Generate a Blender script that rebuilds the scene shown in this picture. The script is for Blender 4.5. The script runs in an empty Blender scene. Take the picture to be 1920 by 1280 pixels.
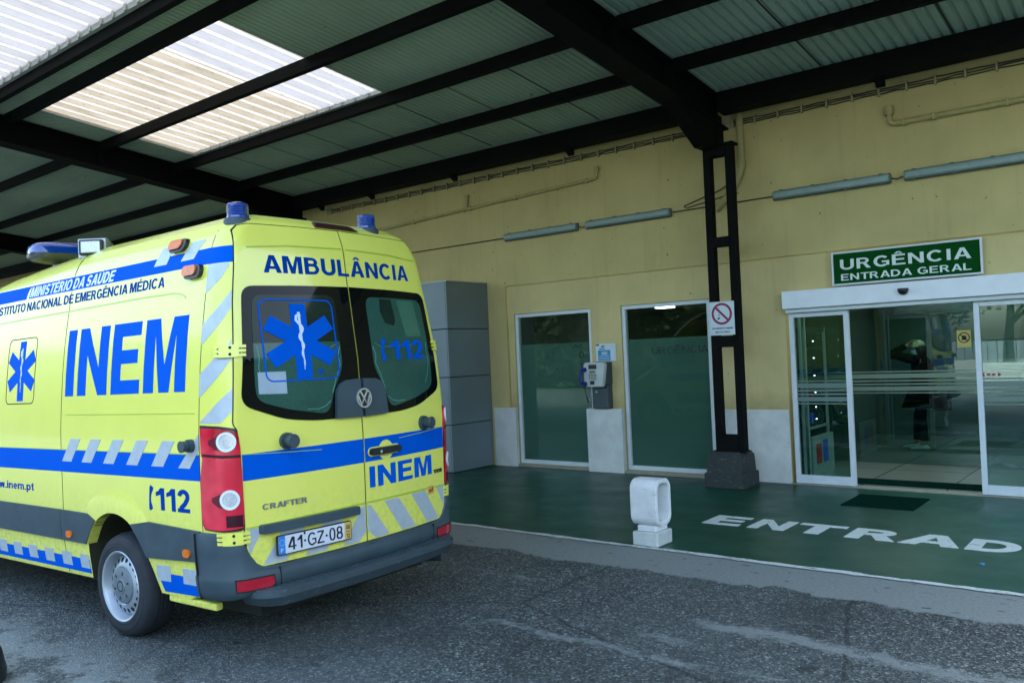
import bpy, bmesh, math, random
from mathutils import Vector, Matrix
R = math.radians
random.seed(7)
S = bpy.context.scene
C = S.collection

# ------------------------------------------------------------------ camera, sky, sun, exposure
def make_camera():
    cam = bpy.data.cameras.new('camera'); o = bpy.data.objects.new('camera', cam); C.objects.link(o)
    th, pi_, ro = 0.67697, 0.0150, 0.04304
    F = Vector((-math.sin(th)*math.cos(pi_), math.cos(th)*math.cos(pi_), math.sin(pi_)))
    Rr = Vector((math.cos(th), math.sin(th), 0)); U = Rr.cross(F)
    R2 = math.cos(ro)*Rr - math.sin(ro)*U; U2 = math.cos(ro)*U + math.sin(ro)*Rr
    m = Matrix((R2, U2, -F)).transposed().to_4x4(); m.translation = Vector((0, 0, 1.80))
    o.matrix_world = m
    cam.sensor_fit = 'HORIZONTAL'; cam.sensor_width = 36.0; cam.lens = 36.0*1574.2/1920
    cam.clip_start = 0.05; cam.clip_end = 1000
    S.camera = o
make_camera()

SUN_EL, SUN_AZ = R(60), R(25)          # azimuth measured clockwise from +Y
W = bpy.data.worlds.new('World'); S.world = W; W.use_nodes = True
nt = W.node_tree; nt.nodes.clear()
sky = nt.nodes.new('ShaderNodeTexSky'); sky.sky_type = 'NISHITA'; sky.sun_disc = False
sky.sun_elevation = SUN_EL; sky.sun_rotation = SUN_AZ; sky.air_density = 1.2; sky.dust_density = 3.6; sky.ozone_density = 1.3
bg = nt.nodes.new('ShaderNodeBackground'); bg.inputs['Strength'].default_value = 0.14
out = nt.nodes.new('ShaderNodeOutputWorld')
nt.links.new(sky.outputs['Color'], bg.inputs['Color']); nt.links.new(bg.outputs['Background'], out.inputs['Surface'])
sl = bpy.data.lights.new('sun', 'SUN'); sl.energy = 1.0; sl.angle = R(30); sl.color = (1.0, 0.96, 0.9)
so = bpy.data.objects.new('sun', sl); C.objects.link(so)
sd = Vector((math.sin(SUN_AZ)*math.cos(SUN_EL), math.cos(SUN_AZ)*math.cos(SUN_EL), math.sin(SUN_EL)))
so.rotation_euler = sd.to_track_quat('Z', 'Y').to_euler(); so.location = (0, -20, 30)
S.view_settings.view_transform = 'Standard'; S.view_settings.look = 'None'
S.view_settings.gamma = 1.0; S.view_settings.exposure = 2.85
S.render.engine = 'CYCLES'
S.cycles.max_bounces = 10; S.cycles.diffuse_bounces = 5; S.cycles.glossy_bounces = 4
S.cycles.transmission_bounces = 6; S.cycles.transparent_max_bounces = 12
S.cycles.use_denoising = True; S.cycles.caustics_reflective = False; S.cycles.caustics_refractive = False

# ------------------------------------------------------------------ materials
class NB:
    def __init__(s, name):
        s.m = bpy.data.materials.new(name); s.m.use_nodes = True; s.t = s.m.node_tree; s.t.nodes.clear()
        s.o = s.n('ShaderNodeOutputMaterial')
    def n(s, t, **k):
        x = s.t.nodes.new(t)
        for a, v in k.items():
            if a.startswith('i_'):
                x.inputs[a[2:].replace('_', ' ')].default_value = v
            else: setattr(x, a, v)
        return x
    def l(s, a, b): s.t.links.new(a, b)
    def coords(s, scale=(1, 1, 1), loc=(0, 0, 0), rot=(0, 0, 0)):
        tc = s.n('ShaderNodeTexCoord'); mp = s.n('ShaderNodeMapping')
        mp.inputs['Scale'].default_value = scale; mp.inputs['Location'].default_value = loc; mp.inputs['Rotation'].default_value = rot
        s.l(tc.outputs['Object'], mp.inputs['Vector']); return mp.outputs['Vector']
    def noise(s, vec, scale=5, detail=4, rough=.55, dist=0):
        x = s.n('ShaderNodeTexNoise'); x.inputs['Scale'].default_value = scale; x.inputs['Detail'].default_value = detail
        x.inputs['Roughness'].default_value = rough; x.inputs['Distortion'].default_value = dist
        s.l(vec, x.inputs['Vector']); return x.outputs['Fac']
    def n_vec(s, vec):
        x = s.n('ShaderNodeTexNoise'); x.inputs['Scale'].default_value = 3.0; x.inputs['Detail'].default_value = 6; s.l(vec, x.inputs['Vector']); return x.outputs['Color']
    def ramp(s, fac, stops):
        x = s.n('ShaderNodeValToRGB'); e = x.color_ramp.elements
        while len(e) < len(stops): e.new(0.5)
        for i, (p, c) in enumerate(stops):
            e[i].position = p; e[i].color = (*c, 1) if len(c) == 3 else c
        s.l(fac, x.inputs['Fac']); return x.outputs['Color']
    def step(s, fac, a, b):
        x = s.n('ShaderNodeMapRange'); x.inputs['From Min'].default_value = a; x.inputs['From Max'].default_value = b; x.clamp = True
        s.l(fac, x.inputs['Value']); return x.outputs['Result']
    def mix(s, fac, a, b):
        x = s.n('ShaderNodeMix'); x.data_type = 'RGBA'
        if isinstance(fac, (int, float)): x.inputs[0].default_value = fac
        else: s.l(fac, x.inputs[0])
        for v, i in ((a, 6), (b, 7)):
            if isinstance(v, tuple): x.inputs[i].default_value = (*v, 1) if len(v) == 3 else v
            else: s.l(v, x.inputs[i])
        return x.outputs[2]
    def math(s, op, a, b=None):
        x = s.n('ShaderNodeMath'); x.operation = op
        for i, v in enumerate((a, b)):
            if v is None: continue
            if isinstance(v, (int, float)): x.inputs[i].default_value = v
            else: s.l(v, x.inputs[i])
        return x.outputs[0]
    def pbsdf(s, col, rough=.5, metal=0, spec=.5, coat=0, bump=None, bdist=.01, bstr=.5):
        p = s.n('ShaderNodeBsdfPrincipled')
        for v, k in ((col, 'Base Color'), (rough, 'Roughness'), (metal, 'Metallic')):
            if isinstance(v, tuple): p.inputs[k].default_value = (*v, 1)
            elif isinstance(v, (int, float)): p.inputs[k].default_value = v
            else: s.l(v, p.inputs[k])
        p.inputs['Specular IOR Level'].default_value = spec
        p.inputs['Coat Weight'].default_value = coat; p.inputs['Coat Roughness'].default_value = .06
        if bump is not None:
            b = s.n('ShaderNodeBump'); b.inputs['Distance'].default_value = bdist; b.inputs['Strength'].default_value = bstr
            s.l(bump, b.inputs['Height']); s.l(b.outputs['Normal'], p.inputs['Normal'])
        s.l(p.outputs['BSDF'], s.o.inputs['Surface']); return p

def tone(c, k): return tuple(min(1, x*k) for x in c)
def pm(name, col, rough=.5, metal=0, var=.1, scale=6, spec=.5, coat=0, bump=0, bscale=60, rvar=0):
    b = NB(name); v = b.coords(); n = b.noise(v, scale, 5)
    c = b.ramp(n, [(.3, tone(col, 1-var)), (.7, tone(col, 1+var))])
    bm_ = b.noise(v, bscale, 3) if bump else None
    rr = rough
    if rvar:
        x = b.n('ShaderNodeMapRange'); x.inputs['To Min'].default_value = max(.02, rough-rvar); x.inputs['To Max'].default_value = rough+rvar
        b.l(b.noise(v, scale*2.3, 4), x.inputs['Value']); rr = x.outputs['Result']
    b.pbsdf(c, rr, metal, spec, coat, bm_, .01, bump); return b.m

def glass_mat(name, tint, k=1.0, rough=0.0, haze=None, hz=.0):
    b = NB(name)
    fr = b.n('ShaderNodeFresnel'); fr.inputs['IOR'].default_value = 1.52
    fac = b.math('MULTIPLY', fr.outputs['Fac'], k)
    tr = b.n('ShaderNodeBsdfTransparent'); tr.inputs['Color'].default_value = (*tint, 1)
    gl = b.n('ShaderNodeBsdfGlossy'); gl.inputs['Roughness'].default_value = rough; gl.inputs['Color'].default_value = (.93, 1, .98, 1)
    base = tr.outputs[0]
    if haze:
        df = b.n('ShaderNodeBsdfDiffuse'); df.inputs['Color'].default_value = (*haze, 1)
        tl = b.n('ShaderNodeBsdfTranslucent'); tl.inputs['Color'].default_value = (*haze, 1)
        mh = b.n('ShaderNodeMixShader'); mh.inputs[0].default_value = .4; b.l(df.outputs[0], mh.inputs[1]); b.l(tl.outputs[0], mh.inputs[2])
        m2 = b.n('ShaderNodeMixShader'); m2.inputs[0].default_value = hz; b.l(tr.outputs[0], m2.inputs[1]); b.l(mh.outputs[0], m2.inputs[2]); base = m2.outputs[0]
    mx = b.n('ShaderNodeMixShader'); b.l(fac, mx.inputs[0]); b.l(base, mx.inputs[1]); b.l(gl.outputs[0], mx.inputs[2])
    b.l(mx.outputs[0], b.o.inputs['Surface']); return b.m

def emit_mat(name, col, st):
    b = NB(name); e = b.n('ShaderNodeEmission'); e.inputs['Color'].default_value = (*col, 1); e.inputs['Strength'].default_value = st
    b.l(e.outputs[0], b.o.inputs['Surface']); return b.m

def asphalt_mat():
    b = NB('asphalt'); v = b.coords()
    sepn = b.n('ShaderNodeSeparateXYZ'); b.l(v, sepn.inputs[0]); Y = sepn.outputs['Y']; X = sepn.outputs['X']
    grain = b.n('ShaderNodeTexVoronoi'); grain.inputs['Scale'].default_value = 78; b.l(v, grain.inputs['Vector'])
    gcol = b.n('ShaderNodeSeparateColor'); b.l(grain.outputs['Color'], gcol.inputs[0])
    g2 = b.n('ShaderNodeTexVoronoi'); g2.inputs['Scale'].default_value = 46; b.l(v, g2.inputs['Vector'])
    g2c = b.n('ShaderNodeSeparateColor'); b.l(g2.outputs['Color'], g2c.inputs[0])
    base = b.ramp(gcol.outputs[0], [(0, (0.00976, 0.0122, 0.0122)), (.45, (0.0488, 0.061, 0.05856)), (.8, (0.122, 0.1488, 0.1415)), (.93, (0.2196, 0.2562, 0.244)), (1, (.46, .50, .48))])
    base2 = b.ramp(g2c.outputs[1], [(0, (0.02196, 0.02806, 0.02684)), (.7, (0.0671, 0.08296, 0.07808)), (.93, (0.1342, 0.1586, 0.1488)), (1, (.40, .43, .42))])
    c = b.mix(.36, base, base2)
    big = b.noise(v, .55, 5, .6)
    c = b.mix(b.math('MULTIPLY', b.step(big, .4, .7), .45), c, (0.1159, 0.1403, 0.1342))
    # old oil darkening
    dk = b.noise(b.coords(loc=(9, 3, 0)), .8, 4, .6)
    c = b.mix(b.math('MULTIPLY', b.step(dk, .5, .72), .55), c, (.024, .030, .026))
    oil = b.noise(b.coords(loc=(4, 7, 0)), 4.6, 3, .5)
    c = b.mix(b.math('MULTIPLY', b.step(oil, .66, .72), .6), c, (.014, .017, .016))
    ck = b.n('ShaderNodeTexVoronoi'); ck.feature = 'DISTANCE_TO_EDGE'; ck.inputs['Scale'].default_value = .42; b.l(b.mix(.10, v, b.n_vec(v)), ck.inputs['Vector'])
    c = b.mix(b.math('MULTIPLY', b.step(ck.outputs['Distance'], .006, .002), .55), c, (.012, .014, .014))
    # pale cement smears stretched along the kerb
    sm = b.noise(b.coords(scale=(.55, 2.0, 1), rot=(0, 0, R(-3))), 2.6, 7, .7, .3); s2 = b.noise(v, 9, 5, .65)
    dist = b.noise(v, 1.3, 5, .65); dis2 = b.noise(b.coords(scale=(1, .5, 1)), 1.0, 5, .6)
    Yd = b.math('ADD', Y, b.math('MULTIPLY', b.math('SUBTRACT', dist, .5), .9))
    Ys = b.math('ADD', Y, b.math('MULTIPLY', b.math('SUBTRACT', dis2, .5), .7))
    tex = b.math('ADD', b.math('MULTIPLY', sm, .65), b.math('MULTIPLY', s2, .35)); smear = None
    for yc, hwid, x0, x1 in ((4.32, .11, -4.05, -1.3), (4.98, .15, -2.75, .6), (5.30, .10, -5.3, -3.7), (4.62, .09, -3.2, -2.0)):
        m = b.math('MULTIPLY', b.step(Ys, yc-hwid-.12, yc-hwid+.14), b.step(Ys, yc+hwid+.12, yc+hwid-.14))
        m = b.math('MULTIPLY', m, b.math('MULTIPLY', b.step(X, x0-.3, x0+.4), b.step(X, x1+.3, x1-.4)))
        m = b.step(b.math('ADD', b.math('MULTIPLY', m, .45), tex), .80, .92)
        smear = m if smear is None else b.math('MAXIMUM', smear, m)
    # corner patch near the left of the frame
    w2 = b.math('MULTIPLY', b.step(Yd, 2.7, 2.25), b.step(b.noise(v, 2.6, 6, .65), .42, .5))
    w2 = b.math('MULTIPLY', w2, b.step(X, -4.2, -4.7))
    # concrete band beside the painted apron
    ed = b.noise(b.coords(scale=(1, .45, 1)), 1.5, 6, .62)
    Ye = b.math('ADD', Y, b.math('MULTIPLY', b.math('SUBTRACT', ed, .5), .62))
    band = b.step(Ye, 5.93, 5.97)
    mask = b.math('MAXIMUM', b.math('MAXIMUM', b.math('MULTIPLY', smear, .82), b.math('MULTIPLY', w2, .75)), band)
    fine = b.noise(v, 38, 5, .7)
    conc = b.ramp(fine, [(.3, (.16, .19, .18)), (.7, (.25, .285, .27))])
    pits = b.noise(b.coords(scale=(1, 2.2, 1)), 7.5, 3, .5)
    conc = b.mix(b.step(pits, .66, .70), conc, (.06, .07, .07))
    c = b.mix(mask, c, conc)
    p = b.pbsdf(c, .86, 0, .35, 0, b.math('MULTIPLY', grain.outputs['Distance'], b.math('SUBTRACT', 1.0, b.math('MULTIPLY', mask, .85))), .012, .9)
    return b.m

def apron_mat():
    b = NB('green_floor_paint'); v = b.coords()
    n = b.noise(v, .9, 6, .6)
    c = b.ramp(n, [(.3, (.003, .044, .026)), (.55, (.0045, .058, .035)), (.75, (.009, .074, .048))])
    sp = b.noise(v, 34, 3, .6); sp2 = b.noise(v, 1.1, 3)
    chips = b.math('MULTIPLY', b.step(sp, .70, .73), b.step(sp2, .5, .62))
    c = b.mix(b.math('MULTIPLY', chips, .7), c, (.15, .22, .19))
    sc = b.noise(b.coords(scale=(.5, 3, 1), rot=(0, 0, R(24))), 5, 6, .7)
    c = b.mix(b.math('MULTIPLY', b.step(sc, .63, .7), .22), c, (.06, .13, .11))
    r = b.n('ShaderNodeMapRange'); r.inputs['To Min'].default_value = .20; r.inputs['To Max'].default_value = .55; b.l(b.noise(v, 2.2, 5), r.inputs['Value'])
    b.pbsdf(c, r.outputs['Result'], 0, .26, 0, b.noise(v, 60, 3), .004, .25); return b.m

def worn_paint(name, col, under, thr=.40, scale=9, stretch=(1, 1, 1), rough=.5):
    b = NB(name); v = b.coords(scale=stretch); n = b.noise(v, scale, 7, .68); n2 = b.noise(b.coords(), 30, 4, .6)
    m = b.step(b.math('ADD', b.math('MULTIPLY', n, .75), b.math('MULTIPLY', n2, .25)), thr-.03, thr+.03)
    cc = b.ramp(n2, [(.3, tone(col, .85)), (.7, tone(col, 1.08))])
    b.pbsdf(b.mix(m, under, cc), rough, 0, .4, 0, n2, .004, .3); return b.m

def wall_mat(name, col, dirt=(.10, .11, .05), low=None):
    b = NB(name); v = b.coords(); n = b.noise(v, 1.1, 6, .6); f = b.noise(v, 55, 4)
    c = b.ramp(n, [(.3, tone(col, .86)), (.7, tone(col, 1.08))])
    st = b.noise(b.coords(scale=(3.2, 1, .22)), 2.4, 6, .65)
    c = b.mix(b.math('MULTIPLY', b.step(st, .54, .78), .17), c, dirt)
    spk = b.noise(v, 16, 2, .5)
    c = b.mix(b.math('MULTIPLY', b.step(spk, .735, .76), .7), c, (.03, .03, .015))
    if low is not None:
        sp = b.n('ShaderNodeSeparateXYZ'); b.l(v, sp.inputs[0])
        zz = b.math('ADD', sp.outputs['Z'], b.math('MULTIPLY', b.math('SUBTRACT', b.noise(v, 6, 5), .5), .35))
        c = b.mix(b.math('MULTIPLY', b.step(zz, low+.22, low-.05), .45), c, (.22, .17, .06))
    b.pbsdf(c, .82, 0, .3, 0, f, .006, .35); return b.m

def stone_mat(name, col, dirt=(.08, .09, .085), scale=5, amt=.45, rough=.7, bump=.4):
    b = NB(name); v = b.coords(); n = b.noise(v, scale, 7, .65); f = b.noise(v, 70, 4)
    c = b.ramp(n, [(.28, tone(col, .82)), (.7, tone(col, 1.06))])
    d = b.noise(b.coords(scale=(1, 1, 2.4)), scale*1.7, 7, .7, .3)
    c = b.mix(b.math('MULTIPLY', b.step(d, .585, .70), amt), c, dirt)
    b.pbsdf(c, rough, 0, .35, 0, f, .008, bump); return b.m

def paint_mat(name, col, rough=.22, coat=.8, dirt=.0, z0=None, spec=.5):
    b = NB(name); v = b.coords(); n = b.noise(v, 3, 4); c = b.ramp(n, [(.3, tone(col, .97)), (.7, tone(col, 1.02))])
    if dirt:
        d = b.noise(v, 26, 6, .7); sp = b.n('ShaderNodeSeparateXYZ'); b.l(v, sp.inputs[0])
        m = b.math('MULTIPLY', b.math('MULTIPLY', b.step(sp.outputs['Z'], 1.05, .3), b.step(d, .45, .7)), dirt)
        c = b.mix(m, c, (.12, .13, .08))
    b.pbsdf(c, rough, 0, spec, coat, b.noise(v, 2.0, 2), .01, .04); return b.m

def skylight_mat(name, col, dirt, amt):
    b = NB(name); v = b.coords()
    d = b.noise(b.coords(scale=(1.6, .5, 1)), 2.2, 7, .7, .3)
    c = b.mix(b.math('MULTIPLY', b.step(d, .42, .68), amt), col, dirt)
    s2 = b.noise(v, 14, 4, .6); c = b.mix(b.math('MULTIPLY', b.step(s2, .62, .70), amt), c, tone(dirt, .75))
    tl = b.n('ShaderNodeBsdfTranslucent'); df = b.n('ShaderNodeBsdfDiffuse'); b.l(c, tl.inputs['Color']); b.l(c, df.inputs['Color'])
    mx = b.n('ShaderNodeMixShader'); mx.inputs[0].default_value = .18; b.l(tl.outputs[0], mx.inputs[1]); b.l(df.outputs[0], mx.inputs[2])
    b.l(mx.outputs[0], b.o.inputs['Surface']); return b.m

def sheet_mat(name, col):
    b = NB(name); v = b.coords(); n = b.noise(v, .7, 5, .6); c = b.ramp(n, [(.3, tone(col, .82)), (.7, tone(col, 1.12))])
    sp = b.noise(v, 9, 3, .5, .4); sp2 = b.noise(v, .8, 3)
    c = b.mix(b.math('MULTIPLY', b.math('MULTIPLY', b.step(sp, .70, .74), b.step(sp2, .5, .6)), .8), c, (.02, .025, .015))
    b.pbsdf(c, .55, 0, .4, 0); return b.m

M = {}
M['asphalt'] = asphalt_mat(); M['apron'] = apron_mat()
M['line'] = worn_paint('worn_white_line', (.62, .68, .66), (.05, .075, .065), .43, 7, (.5, 4, 1))
M['floortext'] = worn_paint('white_floor_letter', (.62, .70, .68), (.02, .08, .06), .37, 9)
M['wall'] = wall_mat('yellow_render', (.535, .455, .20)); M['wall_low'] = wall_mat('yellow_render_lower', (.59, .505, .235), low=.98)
M['dado'] = stone_mat('pale_stone_dado', (.62, .66, .62), (.30, .32, .27), 4, .30)
M['alu'] = pm('white_aluminium', (.60, .68, .70), .38, 0, .05, 8, .5)
M['alu_d'] = pm('grey_aluminium', (.36, .42, .43), .35, .5, .08)
M['header'] = pm('white_door_header', (.74, .80, .84), .35, 0, .04)
M['clad'] = pm('grey_cladding', (.17, .225, .245), .42, .25, .10, 1.2, .5, 0, .05, 30, .08)
M['joint'] = pm('dark_joint', (.012, .016, .018), .8)
M['steel'] = pm('dark_steel_paint', (.0025, .0035, .0035), .75, 0, .3, 4, .12, 0, .2, 40)
M['sheet'] = sheet_mat('roof_sheet_fine', (.32, .425, .34)); M['sheet2'] = sheet_mat('roof_sheet_ribbed', (.30, .42, .37))
M['sky_old'] = skylight_mat('skylight_old', (.150, .134, .104), (.085, .077, .052), .8)
M['sky_new'] = skylight_mat('skylight_new', (.138, .145, .150), (.10, .106, .108), .55)
M['sky_rib'] = skylight_mat('skylight_rib', (.42, .39, .335), (.31, .285, .23), .4)
M['flash'] = pm('grey_flashing', (.42, .46, .46), .4, .4, .1)
M['plinth'] = stone_mat('painted_concrete_plinth', (.030, .042, .038), (.34, .37, .34), 9, .42)
M['bollard'] = stone_mat('white_painted_concrete', (.76, .80, .80), (.24, .25, .24), 6, .5)
M['bollard_b'] = stone_mat('worn_concrete_base', (.55, .60, .58), (.17, .18, .16), 9, .6)
M['pipe'] = pm('yellow_painted_pipe', (.40, .355, .15), .6, 0, .12, 12)
M['cable'] = pm('grey_cable', (.045, .05, .035), .7, 0, .2)
M['clip'] = pm('cream_clip', (.34, .31, .17), .6)
M['lampgrey'] = pm('grey_lamp_housing', (.08, .115, .11), .5); M['lampcover'] = pm('pale_lamp_diffuser', (.20, .285, .27), .3, 0, .08, 10, .5)
M['white'] = pm('white_enamel', (.70, .76, .76), .4, 0, .04); M['black'] = pm('black_plastic', (.012, .014, .015), .4)
M['green_sign'] = pm('green_sign_paint', (.0015, .060, .008), .6, 0, .06, 6, .05); M['sign_white'] = pm('sign_white', (.62, .74, .70), .45, 0, .04)
M['sign_red'] = pm('sign_red', (.24, .008, .055), .4, 0, .05); M['sign_plate'] = pm('sign_plate_white', (.55, .66, .70), .35, 0, .04)
M['pane'] = glass_mat('window_pane', (.80, .90, .86), .38)
M['film'] = glass_mat('frosted_film', (.30, .42, .38), .2, .15, (.20, .33, .275), .94)
M['film_txt'] = pm('dark_window_letter', (.008, .022, .018), .5)
M['door_glass'] = glass_mat('door_glass', (.60, .78, .74), 1.9)
M['inner_glass'] = glass_mat('inner_glass', (.55, .74, .72), 1.3)
M['stripe_f'] = glass_mat('frosted_stripe', (.35, .48, .44), .4, .2, (.33, .47, .42), .75)
M['tile'] = None
M['lobby'] = pm('lobby_wall', (.16, .22, .20), .7); M['lobby_c'] = pm('lobby_ceiling', (.20, .22, .17), .8)
M['lobby_p'] = pm('lobby_partition_paint', (.08, .135, .125), .7)
M['lobby_y'] = pm('lobby_yellow', (.26, .26, .11), .8)
M['glow'] = emit_mat('lamp_and_fill_glow', (.85, 1, .95), 3.4); M['spot'] = emit_mat('cabinet_spot_glow', (.9, 1, .97), 2.2)
M['mat'] = pm('dark_rubber_mat', (.004, .022, .016), .9, 0, .3, 30, .0, 0, .4, 120)
M['thresh'] = pm('cream_threshold', (.26, .27, .20), .6, 0, .15, 9)
M['yellow'] = paint_mat('fluorescent_yellow', (.78, .80, .135), .24, .4, .45)
M['blue'] = paint_mat('vehicle_blue', (.0001, .098, .57), .6, .0, spec=.02)
M['blue_l'] = paint_mat('letter_blue', (.0005, .046, .29), .6, .0, spec=.02)
M['refl'] = pm('reflective_silver', (.44, .52, .56), .35, .15, .08, 18)
M['wtext'] = pm('white_letter', (.62, .72, .88), .4)
M['trim'] = pm('slate_plastic', (.036, .064, .078), .55, 0, .16, 5, .45, 0, .12, 150, .08)
M['seam'] = pm('panel_gap', (.006, .008, .006), .8); M['crease'] = paint_mat('yellow_crease', (.42, .55, .05), .4, .2)
M['vglass'] = pm('vehicle_black_glass', (.003, .005, .005), .03, 0, .1, 4, .12)
M['frost'] = None
M['lampred'] = None
M['chrome'] = pm('chrome', (.62, .66, .70), .28, .75, .05); M['chromed'] = pm('dark_chrome', (.10, .11, .12), .3, .8)
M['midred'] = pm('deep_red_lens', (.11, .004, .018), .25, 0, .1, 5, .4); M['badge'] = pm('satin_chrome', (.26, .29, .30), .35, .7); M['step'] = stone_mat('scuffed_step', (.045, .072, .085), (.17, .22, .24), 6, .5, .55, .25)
M['lens'] = pm('clear_lens', (.55, .60, .62), .1, .3, .22, 90, .6, .8)
M['tyre'] = pm('tyre_rubber', (.020, .026, .030), .75, 0, .2, 8, .4, 0, .3, 90)
M['rim'] = pm('silver_steel_rim', (.42, .48, .52), .38, .55, .08, 8); M['hub'] = pm('grey_hub_cap', (.16, .20, .22), .45, .2, .08)
M['under'] = pm('underbody', (.01, .012, .012), .8); M['well'] = pm('wheel_well', (.018, .020, .006), .8, 0, .3)
M['orange'] = pm('orange_lens', (.72, .17, .010), .3, 0, .15, 40, .3, .2); M['amber'] = pm('amber_lens', (.75, .20, .05), .3, 0, .2, 40, .3, .2)
M['red'] = pm('red_reflector', (.40, .006, .022), .18, 0, .15, 60, .6, .8); M['darkred'] = pm('dark_red_lens', (.035, .003, .010), .35, 0, .1, 5, .3, .0)
def beacon_mat():
    b = NB('blue_beacon_lens'); v = b.coords(); w = b.n('ShaderNodeTexWave'); w.wave_type = 'BANDS'; w.bands_direction = 'Z'
    w.inputs['Scale'].default_value = 30; b.l(v, w.inputs['Vector'])
    c = b.ramp(w.outputs['Fac'], [(.2, (.001, .018, .16)), (.8, (.002, .065, .36))]); b.pbsdf(c, .1, 0, .6, 1.0); return b.m
M['beacon'] = beacon_mat()
def tail_mat():
    b = NB('tail_lamp_red'); v = b.coords(); w = b.noise(b.coords(scale=(1, 1, 1)), 3.2, 2); f = b.noise(v, 120, 2)
    c = b.ramp(w, [(.38, (.30, .002, .012)), (.52, (.62, .006, .035)), (.66, (.85, .03, .075))]); b.pbsdf(c, .14, 0, .4, .35, f, .002, .3); return b.m
M['lampred'] = tail_mat()
def frost_mat():
    b = NB('frosted_rear_glass'); v = b.coords(); f = b.noise(v, 3, 4); g = b.n('ShaderNodeTexVoronoi'); g.inputs['Scale'].default_value = 75; b.l(v, g.inputs['Vector'])
    c = b.ramp(f, [(.3, (.010, .060, .044)), (.7, (.020, .092, .068))]); c = b.mix(b.math('MULTIPLY', g.outputs['Distance'], .25), c, (.06, .16, .13))
    b.pbsdf(c, .10, 0, .25, 0); return b.m
M['frost'] = frost_mat()
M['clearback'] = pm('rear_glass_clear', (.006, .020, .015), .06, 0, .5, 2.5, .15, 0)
M['inside_green'] = pm('interior_panel_green', (.03, .14, .095), .2, 0, .1, 3, .5, .5)
M['scratch'] = pm('film_scratch', (.10, .30, .23), .5)
M['pale_refl'] = pm('pale_reflection', (.30, .40, .46), .4)
M['plate'] = pm('plate_white', (.62, .68, .74), .3, 0, .03); M['plate_b'] = pm('plate_blue', (.02, .22, .62), .3); M['plate_y'] = pm('plate_yellow', (.62, .42, .10), .3)
M['ink'] = pm('plate_ink', (.006, .008, .02), .4)
M['phone_b'] = pm('handset_blue', (.006, .016, .20), .3); M['phone_g'] = pm('phone_grey', (.46, .52, .50), .45); M['phone_d'] = pm('phone_pedestal', (.045, .07, .075), .5)
M['cyan'] = pm('notice_cyan', (.02, .24, .46), .4)
M['coat'] = pm('black_coat', (.003, .004, .004), .95, 0, .1, 6, .1); M['skin'] = pm('skin', (.36, .22, .15), .55); M['shoe'] = pm('white_shoe', (.62, .72, .68), .6); M['cap'] = pm('pale_yellow_cap', (.40, .40, .22), .8)
M['hair'] = pm('dark_hair', (.012, .009, .008), .6); M['mask'] = pm('pale_blue_mask', (.30, .45, .55), .7)
M['bark'] = pm('bark', (.06, .045, .03), .9, 0, .3, 8); M['leaf'] = pm('leaf', (.05, .085, .03), .7, 0, .5, 3); M['leaf2'] = pm('leaf_pale', (.07, .10, .05), .7, 0, .5, 3)
M['redprod'] = pm('product_red', (.35, .02, .02), .4); M['blueprod'] = pm('product_blue', (.03, .10, .50), .4); M['yelprod'] = pm('product_yellow', (.55, .50, .03), .4)
M['cabinet'] = pm('cabinet_dark', (.02, .03, .028), .4); M['cabinet_l'] = pm('cabinet_pale', (.28, .36, .33), .4)
def tile_mat():
    b = NB('lobby_tile'); v = b.coords(loc=(.33, .28, 0)); br = b.n('ShaderNodeTexBrick'); br.offset = 0
    for k, val in (('Scale', 1), ('Mortar Size', .008), ('Brick Width', .95), ('Row Height', .95)): br.inputs[k].default_value = val
    br.inputs['Color1'].default_value = (.25, .29, .25, 1); br.inputs['Color2'].default_value = (.23, .27, .235, 1); br.inputs['Mortar'].default_value = (.02, .025, .02, 1)
    b.l(v, br.inputs['Vector']); b.pbsdf(br.outputs['Color'], .22, 0, .5); return b.m
M['tile'] = tile_mat()

# ------------------------------------------------------------------ object helpers
def obj(name, bm, m, parent=None, smooth=0, off=None, recalc=True):
    if recalc: bmesh.ops.recalc_face_normals(bm, faces=bm.faces[:])
    me = bpy.data.meshes.new(name)
    if off is not None: bmesh.ops.translate(bm, verts=bm.verts[:], vec=Vector(off)*-1)
    bm.to_mesh(me); bm.free()
    for x in (m if isinstance(m, (list, tuple)) else [m]): me.materials.append(x)
    if smooth:
        me.polygons.foreach_set('use_smooth', [True]*len(me.polygons)); me.set_sharp_from_angle(angle=R(smooth))
    o = bpy.data.objects.new(name, me); C.objects.link(o)
    if parent is not None: o.parent = parent
    return o
def tag(o, label, cat=None, group=None, kind=None):
    o['label'] = label
    if cat: o['category'] = cat
    if group: o['group'] = group
    if kind: o['kind'] = kind
    return o
def thing(name, label, cat, loc=(0, 0, 0), group=None):
    o = bpy.data.objects.new(name, None); C.objects.link(o); o.location = loc; o.empty_display_size = .1
    return tag(o, label, cat, group)
def struct(name, bm, m, smooth=0):
    o = obj(name, bm, m, None, smooth); o['kind'] = 'structure'; return o
def NBM(): return bmesh.new()
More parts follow.
